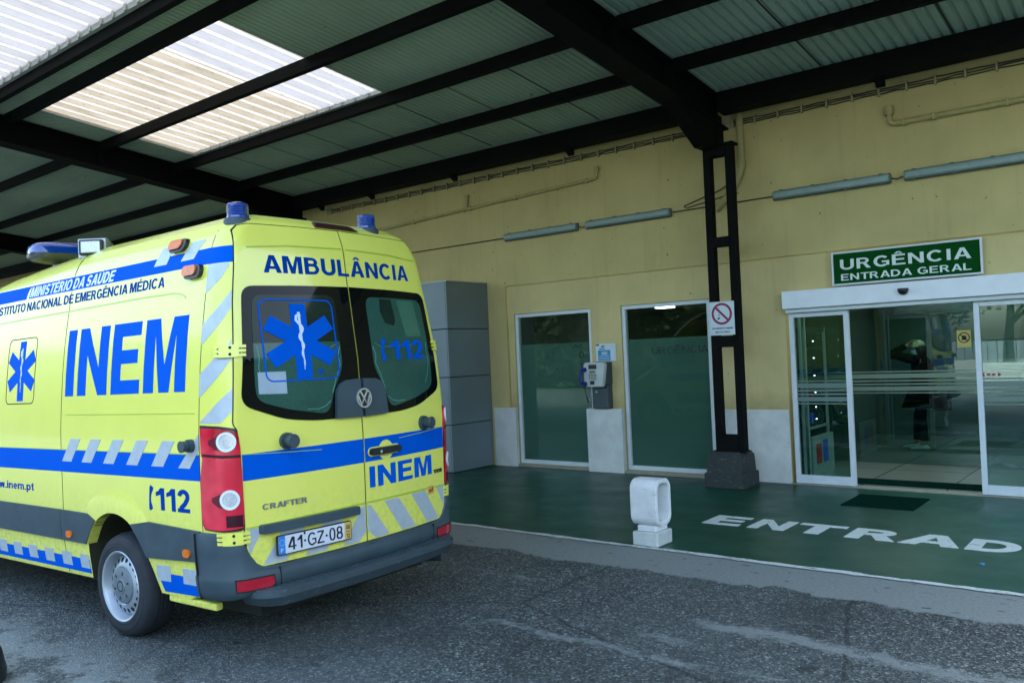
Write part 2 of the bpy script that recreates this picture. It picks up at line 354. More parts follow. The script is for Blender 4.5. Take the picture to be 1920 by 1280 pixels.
def box(bm, x0, x1, y0, y1, z0, z1, bev=0, seg=2, mi=0, mat=None):
    r = bmesh.ops.create_cube(bm, size=1)
    vs = r['verts']
    for v in vs:
        v.co = Vector(((x0+x1)/2+v.co.x*(x1-x0), (y0+y1)/2+v.co.y*(y1-y0), (z0+z1)/2+v.co.z*(z1-z0)))
    fs = list({f for v in vs for f in v.link_faces})
    if bev:
        es = list({e for v in vs for e in v.link_edges})
        rr = bmesh.ops.bevel(bm, geom=es, offset=bev, segments=seg, affect='EDGES', profile=.5, clamp_overlap=True)
        fs = [f for f in rr['faces']] + [f for f in fs if f.is_valid]
        vs = list({v for f in fs for v in f.verts})
    for f in fs: f.material_index = mi
    if mat is not None: bmesh.ops.transform(bm, matrix=mat, verts=vs)
    return vs
def cyl(bm, p0, p1, r0, r1=None, n=16, cap=True, mi=0):
    p0, p1 = Vector(p0), Vector(p1); r1 = r0 if r1 is None else r1
    d = p1-p0; q = d.to_track_quat('Z', 'Y')
    A = [bm.verts.new(p0+q @ Vector((r0*math.cos(2*math.pi*i/n), r0*math.sin(2*math.pi*i/n), 0))) for i in range(n)]
    B = [bm.verts.new(p1+q @ Vector((r1*math.cos(2*math.pi*i/n), r1*math.sin(2*math.pi*i/n), 0))) for i in range(n)]
    fs = [bm.faces.new((A[i], A[(i+1) % n], B[(i+1) % n], B[i])) for i in range(n)]
    if cap: fs += [bm.faces.new(A[::-1]), bm.faces.new(B)]
    for f in fs: f.material_index = mi
def lathe(bm, prof, n=32, axis='Z', c=(0, 0, 0), mi=0, cap=True):
    """prof: list of (r, h)"""
    c = Vector(c); rings = []
    for r, h in prof:
        ring = []
        for i in range(n):
            a = 2*math.pi*i/n; x, y = r*math.cos(a), r*math.sin(a)
            p = {'Z': (x, y, h), 'Y': (x, h, y), 'X': (h, x, y)}[axis]
            ring.append(bm.verts.new(c+Vector(p)))
        rings.append(ring)
    for a, b in zip(rings, rings[1:]):
        for i in range(n): bm.faces.new((a[i], a[(i+1) % n], b[(i+1) % n], b[i])).material_index = mi
    for ring in (rings[0], rings[-1]) if cap else ():
        try: bm.faces.new(ring).material_index = mi
        except ValueError: pass
def tube(bm, pts, r, n=8):
    pts = [Vector(p) for p in pts]; rings = []
    for i, p in enumerate(pts):
        d = (pts[min(i+1, len(pts)-1)]-pts[max(i-1, 0)]).normalized()
        q = d.to_track_quat('Z', 'Y'); rr = r[i] if isinstance(r, (list, tuple)) else r
        rings.append([bm.verts.new(p+q @ Vector((rr*math.cos(2*math.pi*k/n), rr*math.sin(2*math.pi*k/n), 0))) for k in range(n)])
    for a, b in zip(rings, rings[1:]):
        best = min(range(n), key=lambda s: (a[0].co-b[s].co).length)
        for k in range(n): bm.faces.new((a[k], a[(k+1) % n], b[(k+1+best) % n], b[(k+best) % n]))
    bm.faces.new(rings[0][::-1]); bm.faces.new(rings[-1])
def bend(pts, rad=.05, n=4):
    """round the corners of a polyline"""
    pts = [Vector(p) for p in pts]; o = [pts[0]]
    for a, b, c in zip(pts, pts[1:], pts[2:]):
        d1 = (a-b).normalized(); d2 = (c-b).normalized(); r_ = min(rad, (a-b).length*.45, (c-b).length*.45)
        p, q = b+d1*r_, b+d2*r_
        for i in range(n+1):
            t = i/n; o.append((1-t)**2*p+2*t*(1-t)*b+t*t*q)
    o.append(pts[-1]); return o
def prism(bm, poly, f0, f1, mi=0):
    """poly 2D; f0/f1 map a 2D point to front / back 3D point"""
    A = [bm.verts.new(f0(*p)) for p in poly]; B = [bm.verts.new(f1(*p)) for p in poly]; n = len(poly)
    fs = [bm.faces.new(A), bm.faces.new(B[::-1])]+[bm.faces.new((A[i], B[i], B[(i+1) % n], A[(i+1) % n])) for i in range(n)]
    for f in fs: f.material_index = mi
def rpoly(x0, x1, y0, y1, r, n=5):
    o = []
    for cx, cy, a0 in ((x1-r, y1-r, 0), (x0+r, y1-r, 90), (x0+r, y0+r, 180), (x1-r, y0+r, 270)):
        for i in range(n+1):
            a = R(a0+90*i/n); o.append((cx+r*math.cos(a), cy+r*math.sin(a)))
    return o
def circ(cx, cy, rx, ry=None, n=28):
    ry = rx if ry is None else ry
    return [(cx+rx*math.cos(2*math.pi*i/n), cy+ry*math.sin(2*math.pi*i/n)) for i in range(n)]
# flat lettering drawn stroke by stroke: a bold grotesque with cap height 1
class Text:
    def __init__(s, shapes): s.shapes = shapes
def arc_pts(cx, cy, rx, ry, a0, a1, n=14):
    return [(cx+rx*math.cos(R(a0+(a1-a0)*i/n)), cy+ry*math.sin(R(a0+(a1-a0)*i/n))) for i in range(n+1)]
def stroke(pts, w): return line2d(pts, w)
def oval(cx, cy, rx, ry, w, wv, n=32):
    def sup(a, r1, r2):
        c, s_ = math.cos(a), math.sin(a); e = .86
        return (cx+r1*math.copysign(abs(c)**e, c), cy+r2*math.copysign(abs(s_)**e, s_))
    V = []; Fc = []
    for i in range(n): a = 2*math.pi*i/n; V += [sup(a, rx-w, ry-wv), sup(a, rx, ry)]
    for i in range(n): j = (i+1) % n; Fc.append((2*i, 2*i+1, 2*j+1, 2*j))
    return V, Fc
def glyph(ch, w):
    """-> (shapes, width); w is the stem width"""
    h = w/2; v = w*.86; hv = v/2
    q = lambda a, b, c, d: [(a, c), (b, c), (b, d), (a, d)]
    acc = {'Á': ('A', 1), 'É': ('E', 1), 'Ó': ('O', 1), 'Ú': ('U', 1), 'Â': ('A', 2), 'Ê': ('E', 2)}.get(ch)
    if acc:
        sh, W_ = glyph(acc[0], w); c = W_/2
        if acc[1] == 1: sh = sh+[[(c-.05, 1.07), (c+.06, 1.07), (c+.20, 1.24), (c+.02, 1.24)]]
        else: sh = sh+[[(c-.22, 1.07), (c-.08, 1.07), (c+.01, 1.165), (c+.01, 1.25), (c-.07, 1.25)], [(c+.22, 1.07), (c+.08, 1.07), (c-.01, 1.165), (c-.01, 1.25), (c+.07, 1.25)]]
        return sh, W_
    if ch == 'I': return [q(0, w, 0, 1)], w
    if ch == 'L': return [q(0, w, 0, 1), q(w, .60, 0, v)], .60
    if ch in 'EF':
        W_ = .66 if ch == 'E' else .60; o = [q(0, w, 0, 1), q(w, W_, 1-v, 1), q(w, W_-.05, .5-hv+.02, .5+hv+.02)]
        return (o+[q(w, W_+.01, 0, v)] if ch == 'E' else o), W_
    if ch == 'T': return [q(0, .70, 1-v, 1), q(.35-h, .35+h, 0, 1-v)], .70
    if ch == 'H': return [q(0, w, 0, 1), q(.72-w, .72, 0, 1), q(w, .72-w, .52-hv, .52+hv)], .72
    if ch == 'N':
        W_ = .76; k = w*1.75; return [q(0, w, 0, 1), q(W_-w, W_, 0, 1), [(w, 1), (W_-w, k), (W_-w, 0), (w, 1-k)]], W_
    if ch == 'M':
        W_ = .90; c = W_/2; return [q(0, w, 0, 1), q(W_-w, W_, 0, 1), [(w, 1), (w*1.36, 1), (c, .36), (c+w*.48, 0), (c-w*.48, 0), (w, .80)], [(W_-w, 1), (W_-w*1.36, 1), (c, .36), (c-w*.48, 0), (c+w*.48, 0), (W_-w, .80)]], W_
    if ch == 'A':
        W_ = .80; c = W_/2; return [[(0, 0), (w*1.08, 0), (c+w*.04, .80), (c+w*.56, 1), (c-w*.56, 1)], [(W_, 0), (W_-w*1.08, 0), (c-w*.04, .80), (c-w*.56, 1), (c+w*.56, 1)], q(c*.50, W_-c*.50, .215, .215+v*.92)], W_
    if ch == 'Z': return [q(0, .66, 0, v), q(.02, .65, 1-v, 1), [(0, v), (w*1.25, v), (.65, 1-v), (.65-w*1.25, 1-v)]], .66
    if ch in 'PRB':
        W_ = {'P': .68, 'R': .74, 'B': .72}[ch]; lo = {'P': .40, 'R': .43, 'B': .47}[ch]; r_ = (1-lo)/2; cy = (1+lo)/2; ex = .66-h
        o = [q(0, w, 0, 1), stroke([(w, 1-hv), (ex-r_+hv, 1-hv)]+arc_pts(ex-r_+hv, cy, r_-hv, r_-hv, 90, -90, 12)+[(w, lo+hv)], v)]
        if ch == 'R': o.append([(.30, lo+.06), (.30+w*1.05, lo+.06), (.74, 0), (.74-w*1.22, 0)])
        if ch == 'B': r2 = (lo+v)/2; o.append(stroke([(w, lo+hv), (W_-h-r2+hv, lo+hv)]+arc_pts(W_-h-r2+hv, r2, r2-hv+.0, r2-hv, 90, -90, 12)+[(w, hv)], v))
        return o, W_
    if ch == 'D':
        W_ = .76; return [q(0, w, 0, 1), stroke([(w, 1-hv), (.30, 1-hv)]+arc_pts(.30, .5, W_-.30-h, .5-hv, 90, -90, 18)+[(w, hv)], w*.95)], W_
    if ch == 'U':
        W_ = .74; return [q(0, w, .36, 1), q(W_-w, W_, .36, 1), stroke([(h, .37)]+arc_pts(W_/2, .36, W_/2-h, .36-hv, 180, 360, 16)+[(W_-h, .37)], w*.98)], W_
    if ch == 'O': return [oval(.42, .5, .42, .515, w, v)], .84
    if ch == '0': return [oval(.29, .5, .29, .515, w, v)], .58
    if ch in 'CG':
        W_ = .80; o = [stroke(arc_pts(.41, .5, .41-h, .515-hv, 42, 318 if ch == 'C' else 330, 26), w*.97)]
        if ch == 'G': o = [stroke(arc_pts(.41, .5, .41-h, .515-hv, 42, 312, 26), w*.97), q(.80-w*.85, .80, .10, .53), q(.43, .80-w*.85, .53-v, .53)]
        return o, W_
    if ch == 'S':
        W_ = .70; ry = (1.02-v)/4; c1, c2 = 1.01-hv-ry, -.01+hv+ry; rx = W_/2-h
        return [stroke(arc_pts(W_/2, c1, rx, ry, 18, 250, 16)+[(W_/2, .5)]+arc_pts(W_/2, c2, rx, ry, 70, -162, 16), w*.95)], W_
    if ch == '1': return [q(.26, .26+w, 0, 1), [(.26, 1), (.26+w*.2, 1), (.26, .70), (.0, .62), (.0, .62+v), (.14, .86)]], .26+w
    if ch == '2':
        W_ = .62; return [stroke(arc_pts(W_/2, .69, W_/2-h, .315-hv, 172, -28, 16)+[(W_*.60, .38), (h+.04, v*.9)], w*.95), q(0, W_, 0, v)], W_
    if ch == '4': return [q(.40, .40+w, 0, 1), [(.40, 1), (.40, 1-w*1.5), (w*1.15, .22+v), (0, .22+v), (.30, 1)], q(0, .66, .22, .22+v)], .66
    if ch == '8': return [oval(.30, .735, .265, .28, w*.95, v), oval(.30, .265, .30, .28, w, v)], .60
    if ch in '.·': y = 0 if ch == '.' else .40; return [q(0, w, y, y+w)], w
    X = .74
    if ch == 'i': return [q(0, w, 0, X), q(0, w, 1-v, 1)], w
    if ch in 'nm':
        r_ = .17; o = [q(0, w, 0, X)]; x = w
        for _ in range(1 if ch == 'n' else 2): o += [stroke([(x-w*.4, X-.20)]+arc_pts(x+r_, X-.20, r_, .20-hv, 160, 0, 10)+[(x+r_*2, 0)], w*.92)]; x += r_*2+.0
        return o, x+h
    if ch == 'e': return [stroke(arc_pts(.28, X/2, .28-h, X/2-hv, 0, 318, 20), w*.92), q(w*.7, .56-w*.1, X/2-hv*.8, X/2+hv*.8)], .56
    if ch == 'p': return [q(0, w, -.28, X), oval(.32, X/2, .30, X/2+.01, w, v)], .62
    if ch == 't': return [q(.10, .10+w, .0, .95), q(0, .34, X-v, X), q(.10+w, .36, 0, v)], .36
    if ch == 'w':
        W_ = .84; c = W_/2; a = w*.55; return [[(0, X), (w, X), (W_*.25+a, 0), (W_*.25-a, 0)], [(c-a, X), (c+a, X), (W_*.25+a, 0), (W_*.25-a, 0)], [(c-a, X), (c+a, X), (W_*.75+a, 0), (W_*.75-a, 0)], [(W_, X), (W_-w, X), (W_*.75-a, 0), (W_*.75+a, 0)]], W_
    return [q(0, .5, 0, 1)], .5
def text2d(s, x0, x1, y0, cap, off=.02, shear=0, sp=1.0):
    w = .125+off*2.6; gap = .115*sp; x = 0; out_ = []
    for ch in s:
        if ch == ' ': x += .30*sp; continue
        g, gw = glyph(ch, w); out_.append((x, g)); x += gw+(gap if ch not in 'AT' else gap*.55)
    tot = x-(gap if s[-1] not in 'AT' else gap*.55)+shear; k = (x1-x0)/tot; shapes = []
    f = lambda ox, p: (x0+(ox+p[0]+shear*p[1])*k, y0+p[1]*cap)
    for ox, g in out_:
        for sh in g:
            if isinstance(sh, tuple): shapes.append(([f(ox, p) for p in sh[0]], sh[1]))
            else: shapes.append([f(ox, p) for p in sh])
    return Text(shapes)
def drape(bm, shapes, mp, off, step=None, base=None, mi=0):
    """shapes: list of polygons [(u,v)..] or (verts, faces) meshes; laid on the surface mp(u,v,off) with real thickness"""
    flat = []
    for sh in shapes: flat += sh.shapes if isinstance(sh, Text) else [sh]
    if any(isinstance(sh, Text) for sh in shapes):
        for i, sh in enumerate(flat): drape(bm, [sh], mp, off+.00012*(i % 5), step, base, mi)
        return
    t = bmesh.new()
    for sh in flat:
        if isinstance(sh, tuple) and len(sh) == 2 and isinstance(sh[1], list):
            vs = [t.verts.new((p[0], p[1], 0)) for p in sh[0]]
            for f in sh[1]:
                try: t.faces.new([vs[i] for i in f])
                except ValueError: pass
        else:
            t.faces.new([t.verts.new((p[0], p[1], 0)) for p in sh])
    bmesh.ops.remove_doubles(t, verts=t.verts[:], dist=1e-5)
    bmesh.ops.triangulate(t, faces=t.faces[:])
    if step:
        for ax in (0, 1):
            if not step[ax]: continue
            lo = min(v.co[ax] for v in t.verts); hi = max(v.co[ax] for v in t.verts); k = math.floor(lo/step[ax])+1
            while k*step[ax] < hi-1e-6:
                no = Vector((1, 0, 0)) if ax == 0 else Vector((0, 1, 0))
                bmesh.ops.bisect_plane(t, geom=t.verts[:]+t.edges[:]+t.faces[:], dist=1e-6, plane_co=no*(k*step[ax]), plane_no=no); k += 1
    if base is None: base = -.002
    top = {v: bm.verts.new(mp(v.co.x, v.co.y, off)) for v in t.verts}
    bot = {}
    for f in t.faces:
        try: bm.faces.new([top[v] for v in f.verts]).material_index = mi
        except ValueError: pass
    for e in t.edges:
        if len(e.link_faces) == 1:
            a, b = e.verts
            for v in (a, b):
                if v not in bot: bot[v] = bm.verts.new(mp(v.co.x, v.co.y, base))
            try: bm.faces.new((top[a], top[b], bot[b], bot[a])).material_index = mi
            except ValueError: pass
    t.free()
def ring2d(cx, cy, r0, r1, n=40, ry=1.0):
    V = []; Fc = []
    for i in range(n):
        a = 2*math.pi*i/n; V += [(cx+r0*math.cos(a), cy+r0*math.sin(a)*ry), (cx+r1*math.cos(a), cy+r1*math.sin(a)*ry)]
    for i in range(n):
        j = (i+1) % n; Fc.append((2*i, 2*i+1, 2*j+1, 2*j))
    return V, Fc
def line2d(pts, w):
    """a polyline as a strip of quads, w may be a list"""
    V = []; Fc = []
    for i, p in enumerate(pts):
        a = pts[max(i-1, 0)]; b = pts[min(i+1, len(pts)-1)]; dx, dy = b[0]-a[0], b[1]-a[1]; l = math.hypot(dx, dy) or 1
        ww = (w[i] if isinstance(w, (list, tuple)) else w)/2; V += [(p[0]-dy/l*ww, p[1]+dx/l*ww), (p[0]+dy/l*ww, p[1]-dx/l*ww)]
    for i in range(len(pts)-1): Fc.append((2*i, 2*i+1, 2*i+3, 2*i+2))
    return V, Fc

# ------------------------------------------------------------------ ground and floor
YW = 10.54
bm = NBM()
for a in range(1): pass
vs = [bm.verts.new(p) for p in ((-150, -220, 0), (150, -220, 0), (150, 12, 0), (-150, 12, 0))]; bm.faces.new(vs)
struct('road', bm, M['asphalt'])
bm = NBM(); vs = [bm.verts.new(p) for p in ((-40, 6.665, .004), (30, 6.665, .004), (30, 10.62, .004), (-40, 10.62, .004))]; bm.faces.new(vs)
struct('painted_walkway', bm, M['apron'])
bm = NBM()
random.seed(3)
n = 260; xs = [-14+i*22/n for i in range(n+1)]
lo = [bm.verts.new((x, 6.600+random.uniform(-.010, .012)+.008*math.sin(x*3), .008)) for x in xs]
hi = [bm.verts.new((x, 6.672+random.uniform(-.012, .010)+.006*math.sin(x*5), .008)) for x in xs]
for i in range(n): bm.faces.new((lo[i], lo[i+1], hi[i+1], hi[i]))
struct('edge_line', bm, M['line'])
bm = NBM()
for ch, a, b_ in (('E', -3.93, -3.55), ('N', -3.45, -3.085), ('T', -3.045, -2.60), ('R', -2.52, -2.09), ('A', -2.06, -1.575), ('D', -1.535, -1.145), ('A', -1.10, -.62)):
    drape(bm, [text2d(ch, a, b_, 7.84, .43, .035)], lambda u, v, o: (u, v, o), .0085, None, .0045)
struct('walkway_lettering', bm, M['floortext'])
bm = NBM(); vs = [bm.verts.new(p) for p in ((-14, 10.62, .02), (6, 10.62, .02), (6, 19, .02), (-14, 19, .02))]; bm.faces.new(vs)
struct('lobby_floor', bm, M['tile'])

bm = NBM(); box(bm, -3.02, -2.28, 9.33, 10.06, .004, .016, .005)
tag(obj('door_mat', bm, M['mat']), 'thin dark rubber mat lying flat on the green floor before the sliding door', 'mat')
bm = NBM(); lathe(bm, [(.012, .0045), (.018, .0045), (.019, .012), (.016, .016), (.001, .0165)], 14, 'Z', (-1.32, 7.37, 0))
tag(obj('bottle_cap', bm, M['cyan'], smooth=40), 'tiny bright blue bottle cap on the green floor near the painted letter D', 'bottle cap')

# ------------------------------------------------------------------ hospital building
bld = thing('hospital_building', 'long yellow rendered hospital front with pale stone base, dark windows and glass sliding entrance', 'building', (0, YW, 0))
BO = (0, YW, 0)
def holed_wall(bm, x0, x1, z0, z1, holes, y, depth):
    xs = sorted({x0, x1, *[h[0] for h in holes], *[h[1] for h in holes]}); zs = sorted({z0, z1, *[h[2] for h in holes], *[h[3] for h in holes]})
    for i in range(len(xs)-1):
        for j in range(len(zs)-1):
            cx, cz = (xs[i]+xs[i+1])/2, (zs[j]+zs[j+1])/2
            if any(h[0] < cx < h[1] and h[2] < cz < h[3] for h in holes): continue
            bm.faces.new([bm.verts.new(p) for p in ((xs[i], y, zs[j]), (xs[i+1], y, zs[j]), (xs[i+1], y, zs[j+1]), (xs[i], y, zs[j+1]))])
    for a, b, c, d in holes:
        for P in (((a, c), (a, d)), ((b, c), (b, d)), ((a, d), (b, d)), ((a, c), (b, c))):
            (p, q), (r_, s) = P
            bm.faces.new([bm.verts.new(v) for v in ((p, y, q), (r_, y, s), (r_, y+depth, s), (p, y+depth, q))])
WIN = [(-8.41, -6.945, .05, 2.435), (-6.42, -5.02, .05, 2.435)]
DOOR = (-3.985, -1.07, -.01, 2.44)
bm = NBM(); holed_wall(bm, -8.53, 40.0, 0, 2.89, WIN+[DOOR], YW, .16); bmesh.ops.remove_doubles(bm, verts=bm.verts[:], dist=1e-5)
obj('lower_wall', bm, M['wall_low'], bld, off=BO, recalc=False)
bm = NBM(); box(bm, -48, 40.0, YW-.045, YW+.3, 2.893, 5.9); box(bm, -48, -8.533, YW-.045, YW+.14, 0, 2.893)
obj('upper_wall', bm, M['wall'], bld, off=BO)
for a in ((-8.86, -8.415, YW-.06, YW+.05, 0, .94, .006), (-7.045, -6.43, YW-.075, YW+.05, 0, .94, .008), (-5.015, -3.99, YW-.022, YW+.05, 0, .94, .006), (-1.06, 40, YW-.022, YW+.05, 0, .94, .006)):
    bm = NBM(); box(bm, *a); obj('stone_base', bm, M['dado'], bld, off=BO)
for nm, a in (('window_sill', (-8.41, -6.945, YW-.03, YW+.09, 0, .047, .004)), ('window_sill', (-6.42, -5.02, YW-.05, YW+.09, 0, .047, .004)), ('threshold', (-3.985, -1.07, YW-.06, YW+.16, .002, .019, .003))):
    bm = NBM(); box(bm, *a); obj(nm, bm, M['thresh'], bld, off=BO)
def frame(bm, x0, x1, z0, z1, y0, y1, w, wb=None):
    wb = w if wb is None else wb
    box(bm, x0, x0+w, y0, y1, z0, z1, .004); box(bm, x1-w, x1, y0, y1, z0, z1, .004)
    box(bm, x0+w, x1-w, y0+.002, y1, z1-w, z1, .004); box(bm, x0+w, x1-w, y0+.002, y1, z0, z0+wb, .004)
for k, (a, b_, c, d) in enumerate(WIN):
    bm = NBM(); frame(bm, a+.003, b_-.003, c+.002, d-.003, YW+.025, YW+.10, .055, .06)
    win = obj('window', bm, M['alu'], bld, off=BO)
    bm = NBM(); box(bm, a+.055, b_-.055, YW+.062, YW+.070, c+.06, d-.055); obj('pane', bm, M['pane'], win, off=(0, 0, 0)).location = (0, -YW, 0)
    bm = NBM(); box(bm, a+.058, b_-.058, YW+.073, YW+.076, c+.062, 1.935); obj('frosted_film', bm, M['film'], win).location = (0, -YW, 0)
    bm = NBM(); fm = lambda u, v, o: (u, YW+.0605-o, v)
    if k == 1: drape(bm, [text2d('URGÊNCIA', -5.965, -5.09, 1.715, .098, -.004)], fm, .0015, None, .0003)
    else: drape(bm, [text2d('AL', -7.33, -7.14, 1.85, .06, -.012), text2d('O', -7.225, -7.135, 1.695, .10, -.008), text2d('E', -7.195, -7.125, 1.55, .10, -.008)], fm, .0015, None, .0003)
    obj('lettering', bm, M['film_txt'], win).location = (0, -YW, 0)
# sliding entrance
ent = obj('sliding_entrance', (lambda b: (box(b, -3.96, -1.09, YW-.16, YW+.08, 2.215, 2.437, .006), b)[1])(NBM()), M['header'], bld, off=BO)
def sub(name, bm, m, parent, smooth=0):
    o = obj(name, bm, m, parent, smooth); o.location = (0, -YW, 0); return o
bm = NBM(); box(bm, -3.945, -1.105, YW-.10, YW+.08, 2.165, 2.212, .004); sub('door_track', bm, M['alu'], ent)
for x0, x1 in ((-3.93, -3.20), (-1.845, -1.115)):
    bm = NBM(); frame(bm, x0, x1, .022, 2.163, YW-.03, YW+.03, .058, .105); sub('door_leaf', bm, M['alu'], ent)
    bm = NBM(); box(bm, x0+.058, x1-.058, YW-.004, YW+.004, .127, 2.105); sub('pane', bm, M['door_glass'], ent)
def stripes(bm, x0, x1, y, top=1.31, bot=1.012):
    h = top-bot
    for a, b_ in ((0, .055), (.12, .32), (.40, .47), (.55, .62), (.69, .88), (.945, 1)): box(bm, x0, x1, y-.0012, y+.0012, top-b_*h, top-a*h)
for a, b_ in ((-3.872, -3.258), (-1.787, -1.173)):
    bm = NBM(); stripes(bm, a, b_, YW-.0065); sub('frosted_stripe', bm, M['stripe_f'], ent)
bm = NBM(); box(bm, -3.87, -3.84, YW+.10, YW+.14, .02, 2.16, .004); box(bm, -3.80, -3.785, YW+.11, YW+.14, .02, 2.16, .003); sub('inner_track_post', bm, M['alu'], ent)
bm = NBM(); lathe(bm, [(.001, 0), (.055, 0), (.06, -.02), (.052, -.055), (.03, -.075), (.001, -.08)], 20, 'Y', (-2.525, YW-.16, 2.345)); 
for v in bm.verts:
    if v.co.z > 2.362: v.co.z = 2.362
sub('motion_sensor', bm, M['black'], ent, 40)
bm = NBM()
am = lambda u, v, o: (u, YW-.0065-o, v)
for s in (-1, 1):
    c = -1.705; drape(bm, [[(c+s*.065, 1.372), (c+s*.10, 1.347), (c+s*.065, 1.322)]], am, .002, None, 0)
drape(bm, [rpoly(-1.75, -1.712, 1.335, 1.36, .008), rpoly(-1.70, -1.662, 1.335, 1.36, .008)], am, .002, None, 0)
sub('push_arrows', bm, M['sign_red'], ent)
# lobby shell
bm = NBM()
for P in (((-14, 19, 0), (6, 19, 0), (6, 19, 3), (-14, 19, 3)), ((-14, 10.75, 0), (-14, 19, 0), (-14, 19, 3), (-14, 10.75, 3)), ((6, 10.75, 0), (6, 19, 0), (6, 19, 3), (6, 10.75, 3)),
          ((-9.2, 10.75, 0), (-9.2, 14, 0), (-9.2, 14, 3), (-9.2, 10.75, 3))):
    bm.faces.new([bm.verts.new(p) for p in P])
obj('lobby_wall', bm, M['lobby'], bld, off=BO)
bm = NBM(); box(bm, -4.62, -4.55, 10.75, 16.4, 0, 3); box(bm, -4.55, .6, 16.4, 16.5, 0, 3); box(bm, .6, .7, 10.75, 16.4, 0, 3); obj('lobby_partition', bm, M['lobby_p'], bld, off=BO)
bm = NBM(); bm.faces.new([bm.verts.new(p) for p in ((-14, 10.72, 2.62), (6, 10.72, 2.62), (6, 19, 2.62), (-14, 19, 2.62))]); obj('lobby_ceiling', bm, M['lobby_c'], bld, off=BO)
for x, y in ((-8.1, 15), (-2.6, 15.5), (-3.1, 11.45), (-1.6, 11.45), (-3.1, 13.55)):  # fittings near the door are unseen, added to brighten the lobby
    bm = NBM(); w_ = .14 if x < -5 else .32; box(bm, x-w_, x+w_, y-.15, y+.15, 2.59, 2.612, .004); obj('lamp_and_fill', bm, M['glow'], bld, off=BO)
# inner glass screen of the lobby
YI = 12.6
bm = NBM(); box(bm, -4.5, -1.0, YI-.004, YI+.004, .03, 2.55); ig = obj('inner_glass_screen', bm, M['inner_glass'], bld, off=BO)
bm = NBM(); stripes(bm, -4.5, -1.0, YI-.008, 1.33, 1.015); sub('frosted_stripe', bm, M['stripe_f'], ig)
bm = NBM(); box(bm, -4.5, -1.0, YI-.03, YI+.03, 2.48, 2.56, .004); sub('screen_post', bm, M['steel'], ig)
bm = NBM(); box(bm, -3.95, -1.1, YW+.17, YW+.62, .021, .026, .002); obj('entrance_recess_mat', bm, M['mat'], bld, off=BO)

# grey clad box beside the windows
gx = thing('clad_kiosk', 'grey metal clad box standing against the yellow wall behind the ambulance', 'kiosk', (-10.2, 10.0, 0))
GO = (-10.2, 10.0, 0)
bm = NBM(); box(bm, -11.78, -8.93, 9.53, YW-.05, .03, 2.95); obj('core', bm, M['joint'], gx, off=GO)
def panel(*a): bm = NBM(); box(bm, *a); obj('cladding_panel', bm, M['clad'], gx, off=GO)
for z0, z1 in ((.012, .735), (.747, 1.474), (1.486, 2.226), (2.238, 2.965)):
    panel(-8.93, -8.905, 9.505, YW-.047, z0, z1, .005)
    for x0, x1 in ((-11.78, -10.36), (-10.348, -8.936)): panel(x0, x1, 9.505, 9.53, z0, z1, .005)
bm = NBM(); box(bm, -11.785, -8.90, 9.50, YW-.047, 2.967, 2.985, .003); obj('top_cap', bm, M['alu_d'], gx, off=GO)

# ------------------------------------------------------------------ steel canopy
can = thing('steel_canopy', 'dark steel canopy with ribbed metal roof and translucent skylights over the forecourt', 'canopy', (-4.65, 10.1, 0))
CO = (-4.65, 10.1, 0); SL = .115
def zs(y): return 5.10+SL*(9.1-y)
YF, YB = 1.6, 10.9
def slope_box(bm, x0, x1, y0, y1, zb, zt, bev=0):
    """box whose bottom/top follow the roof slope; zb/zt offsets from the sheet plane"""
    P = [(x, y, zs(y)+z) for x in (x0, x1) for y in (y0, y1) for z in (zb, zt)]
    v = [bm.verts.new(p) for p in P]
    for f in ((0, 1, 3, 2), (4, 6, 7, 5), (0, 4, 5, 1), (2, 3, 7, 6), (0, 2, 6, 4), (1, 5, 7, 3)): bm.faces.new([v[i] for i in f])
for xr in (-30.75, -22.05, -13.35, -4.65):
    bm = NBM()
    slope_box(bm, xr-.15, xr+.15, YF+.2, 10.25, -.40, -.375); slope_box(bm, xr-.15, xr+.15, YF+.2, 10.25, -.035, -.012); slope_box(bm, xr-.012, xr+.012, YF+.2, 10.25, -.375, -.035)
    # haunch at the column
    prism(bm, [(10.2, 4.60), (10.2, 4.30), (9.75, 4.30), (8.9, 4.74)], lambda y, z: (xr-.10, y, z), lambda y, z: (xr+.10, y, z))
    for y in (8.8, 7.57, 6.30): prism(bm, [(y-.02, zs(y)-.374), (y+.02, zs(y)-.374), (y+.02, zs(y)-.036), (y-.02, zs(y)-.036)], lambda a, z: (xr-.14, a, z), lambda a, z: (xr+.14, a, z))
    obj('rafter', bm, M['steel'], can, off=CO)
PUR = [8.80, 7.57, 6.30, 4.93, 4.50, 3.25, 1.72]
for y in PUR:
    for x0, x1 in ((-48, -22.21), (-21.89, -13.51), (-13.19, -4.81), (-4.49, 2.2)):
        bm = NBM()   # C section: web towards the road, flanges
        d = .15
        slope_box(bm, x0, x1, y-.012, y-.006, -d, -.002); slope_box(bm, x0, x1, y-.006, y+.06, -d, -d+.006); slope_box(bm, x0, x1, y-.006, y+.06, -.008, -.002)
        slope_box(bm, x0, x1, y+.054, y+.06, -d+.006, -d+.03)
        slope_box(bm, x0, x0+.22, y-.022, y-.0125, -d+.01, -.01); slope_box(bm, x1-.22, x1, y-.022, y-.0125, -d+.01, -.01)
        obj('purlin', bm, M['steel'], can, off=CO)
for x0, x1 in ((-48, -13.49), (-13.21, -4.79), (-4.51, 2.2)):
    bm = NBM(); slope_box(bm, x0, x1, 9.96, 9.975, -.245, -.003); slope_box(bm, x0, x1, 9.975, 10.16, -.245, -.23); slope_box(bm, x0, x1, 9.975, 10.16, -.02, -.003)
    obj('eaves_beam', bm, M['steel'], can, off=CO)
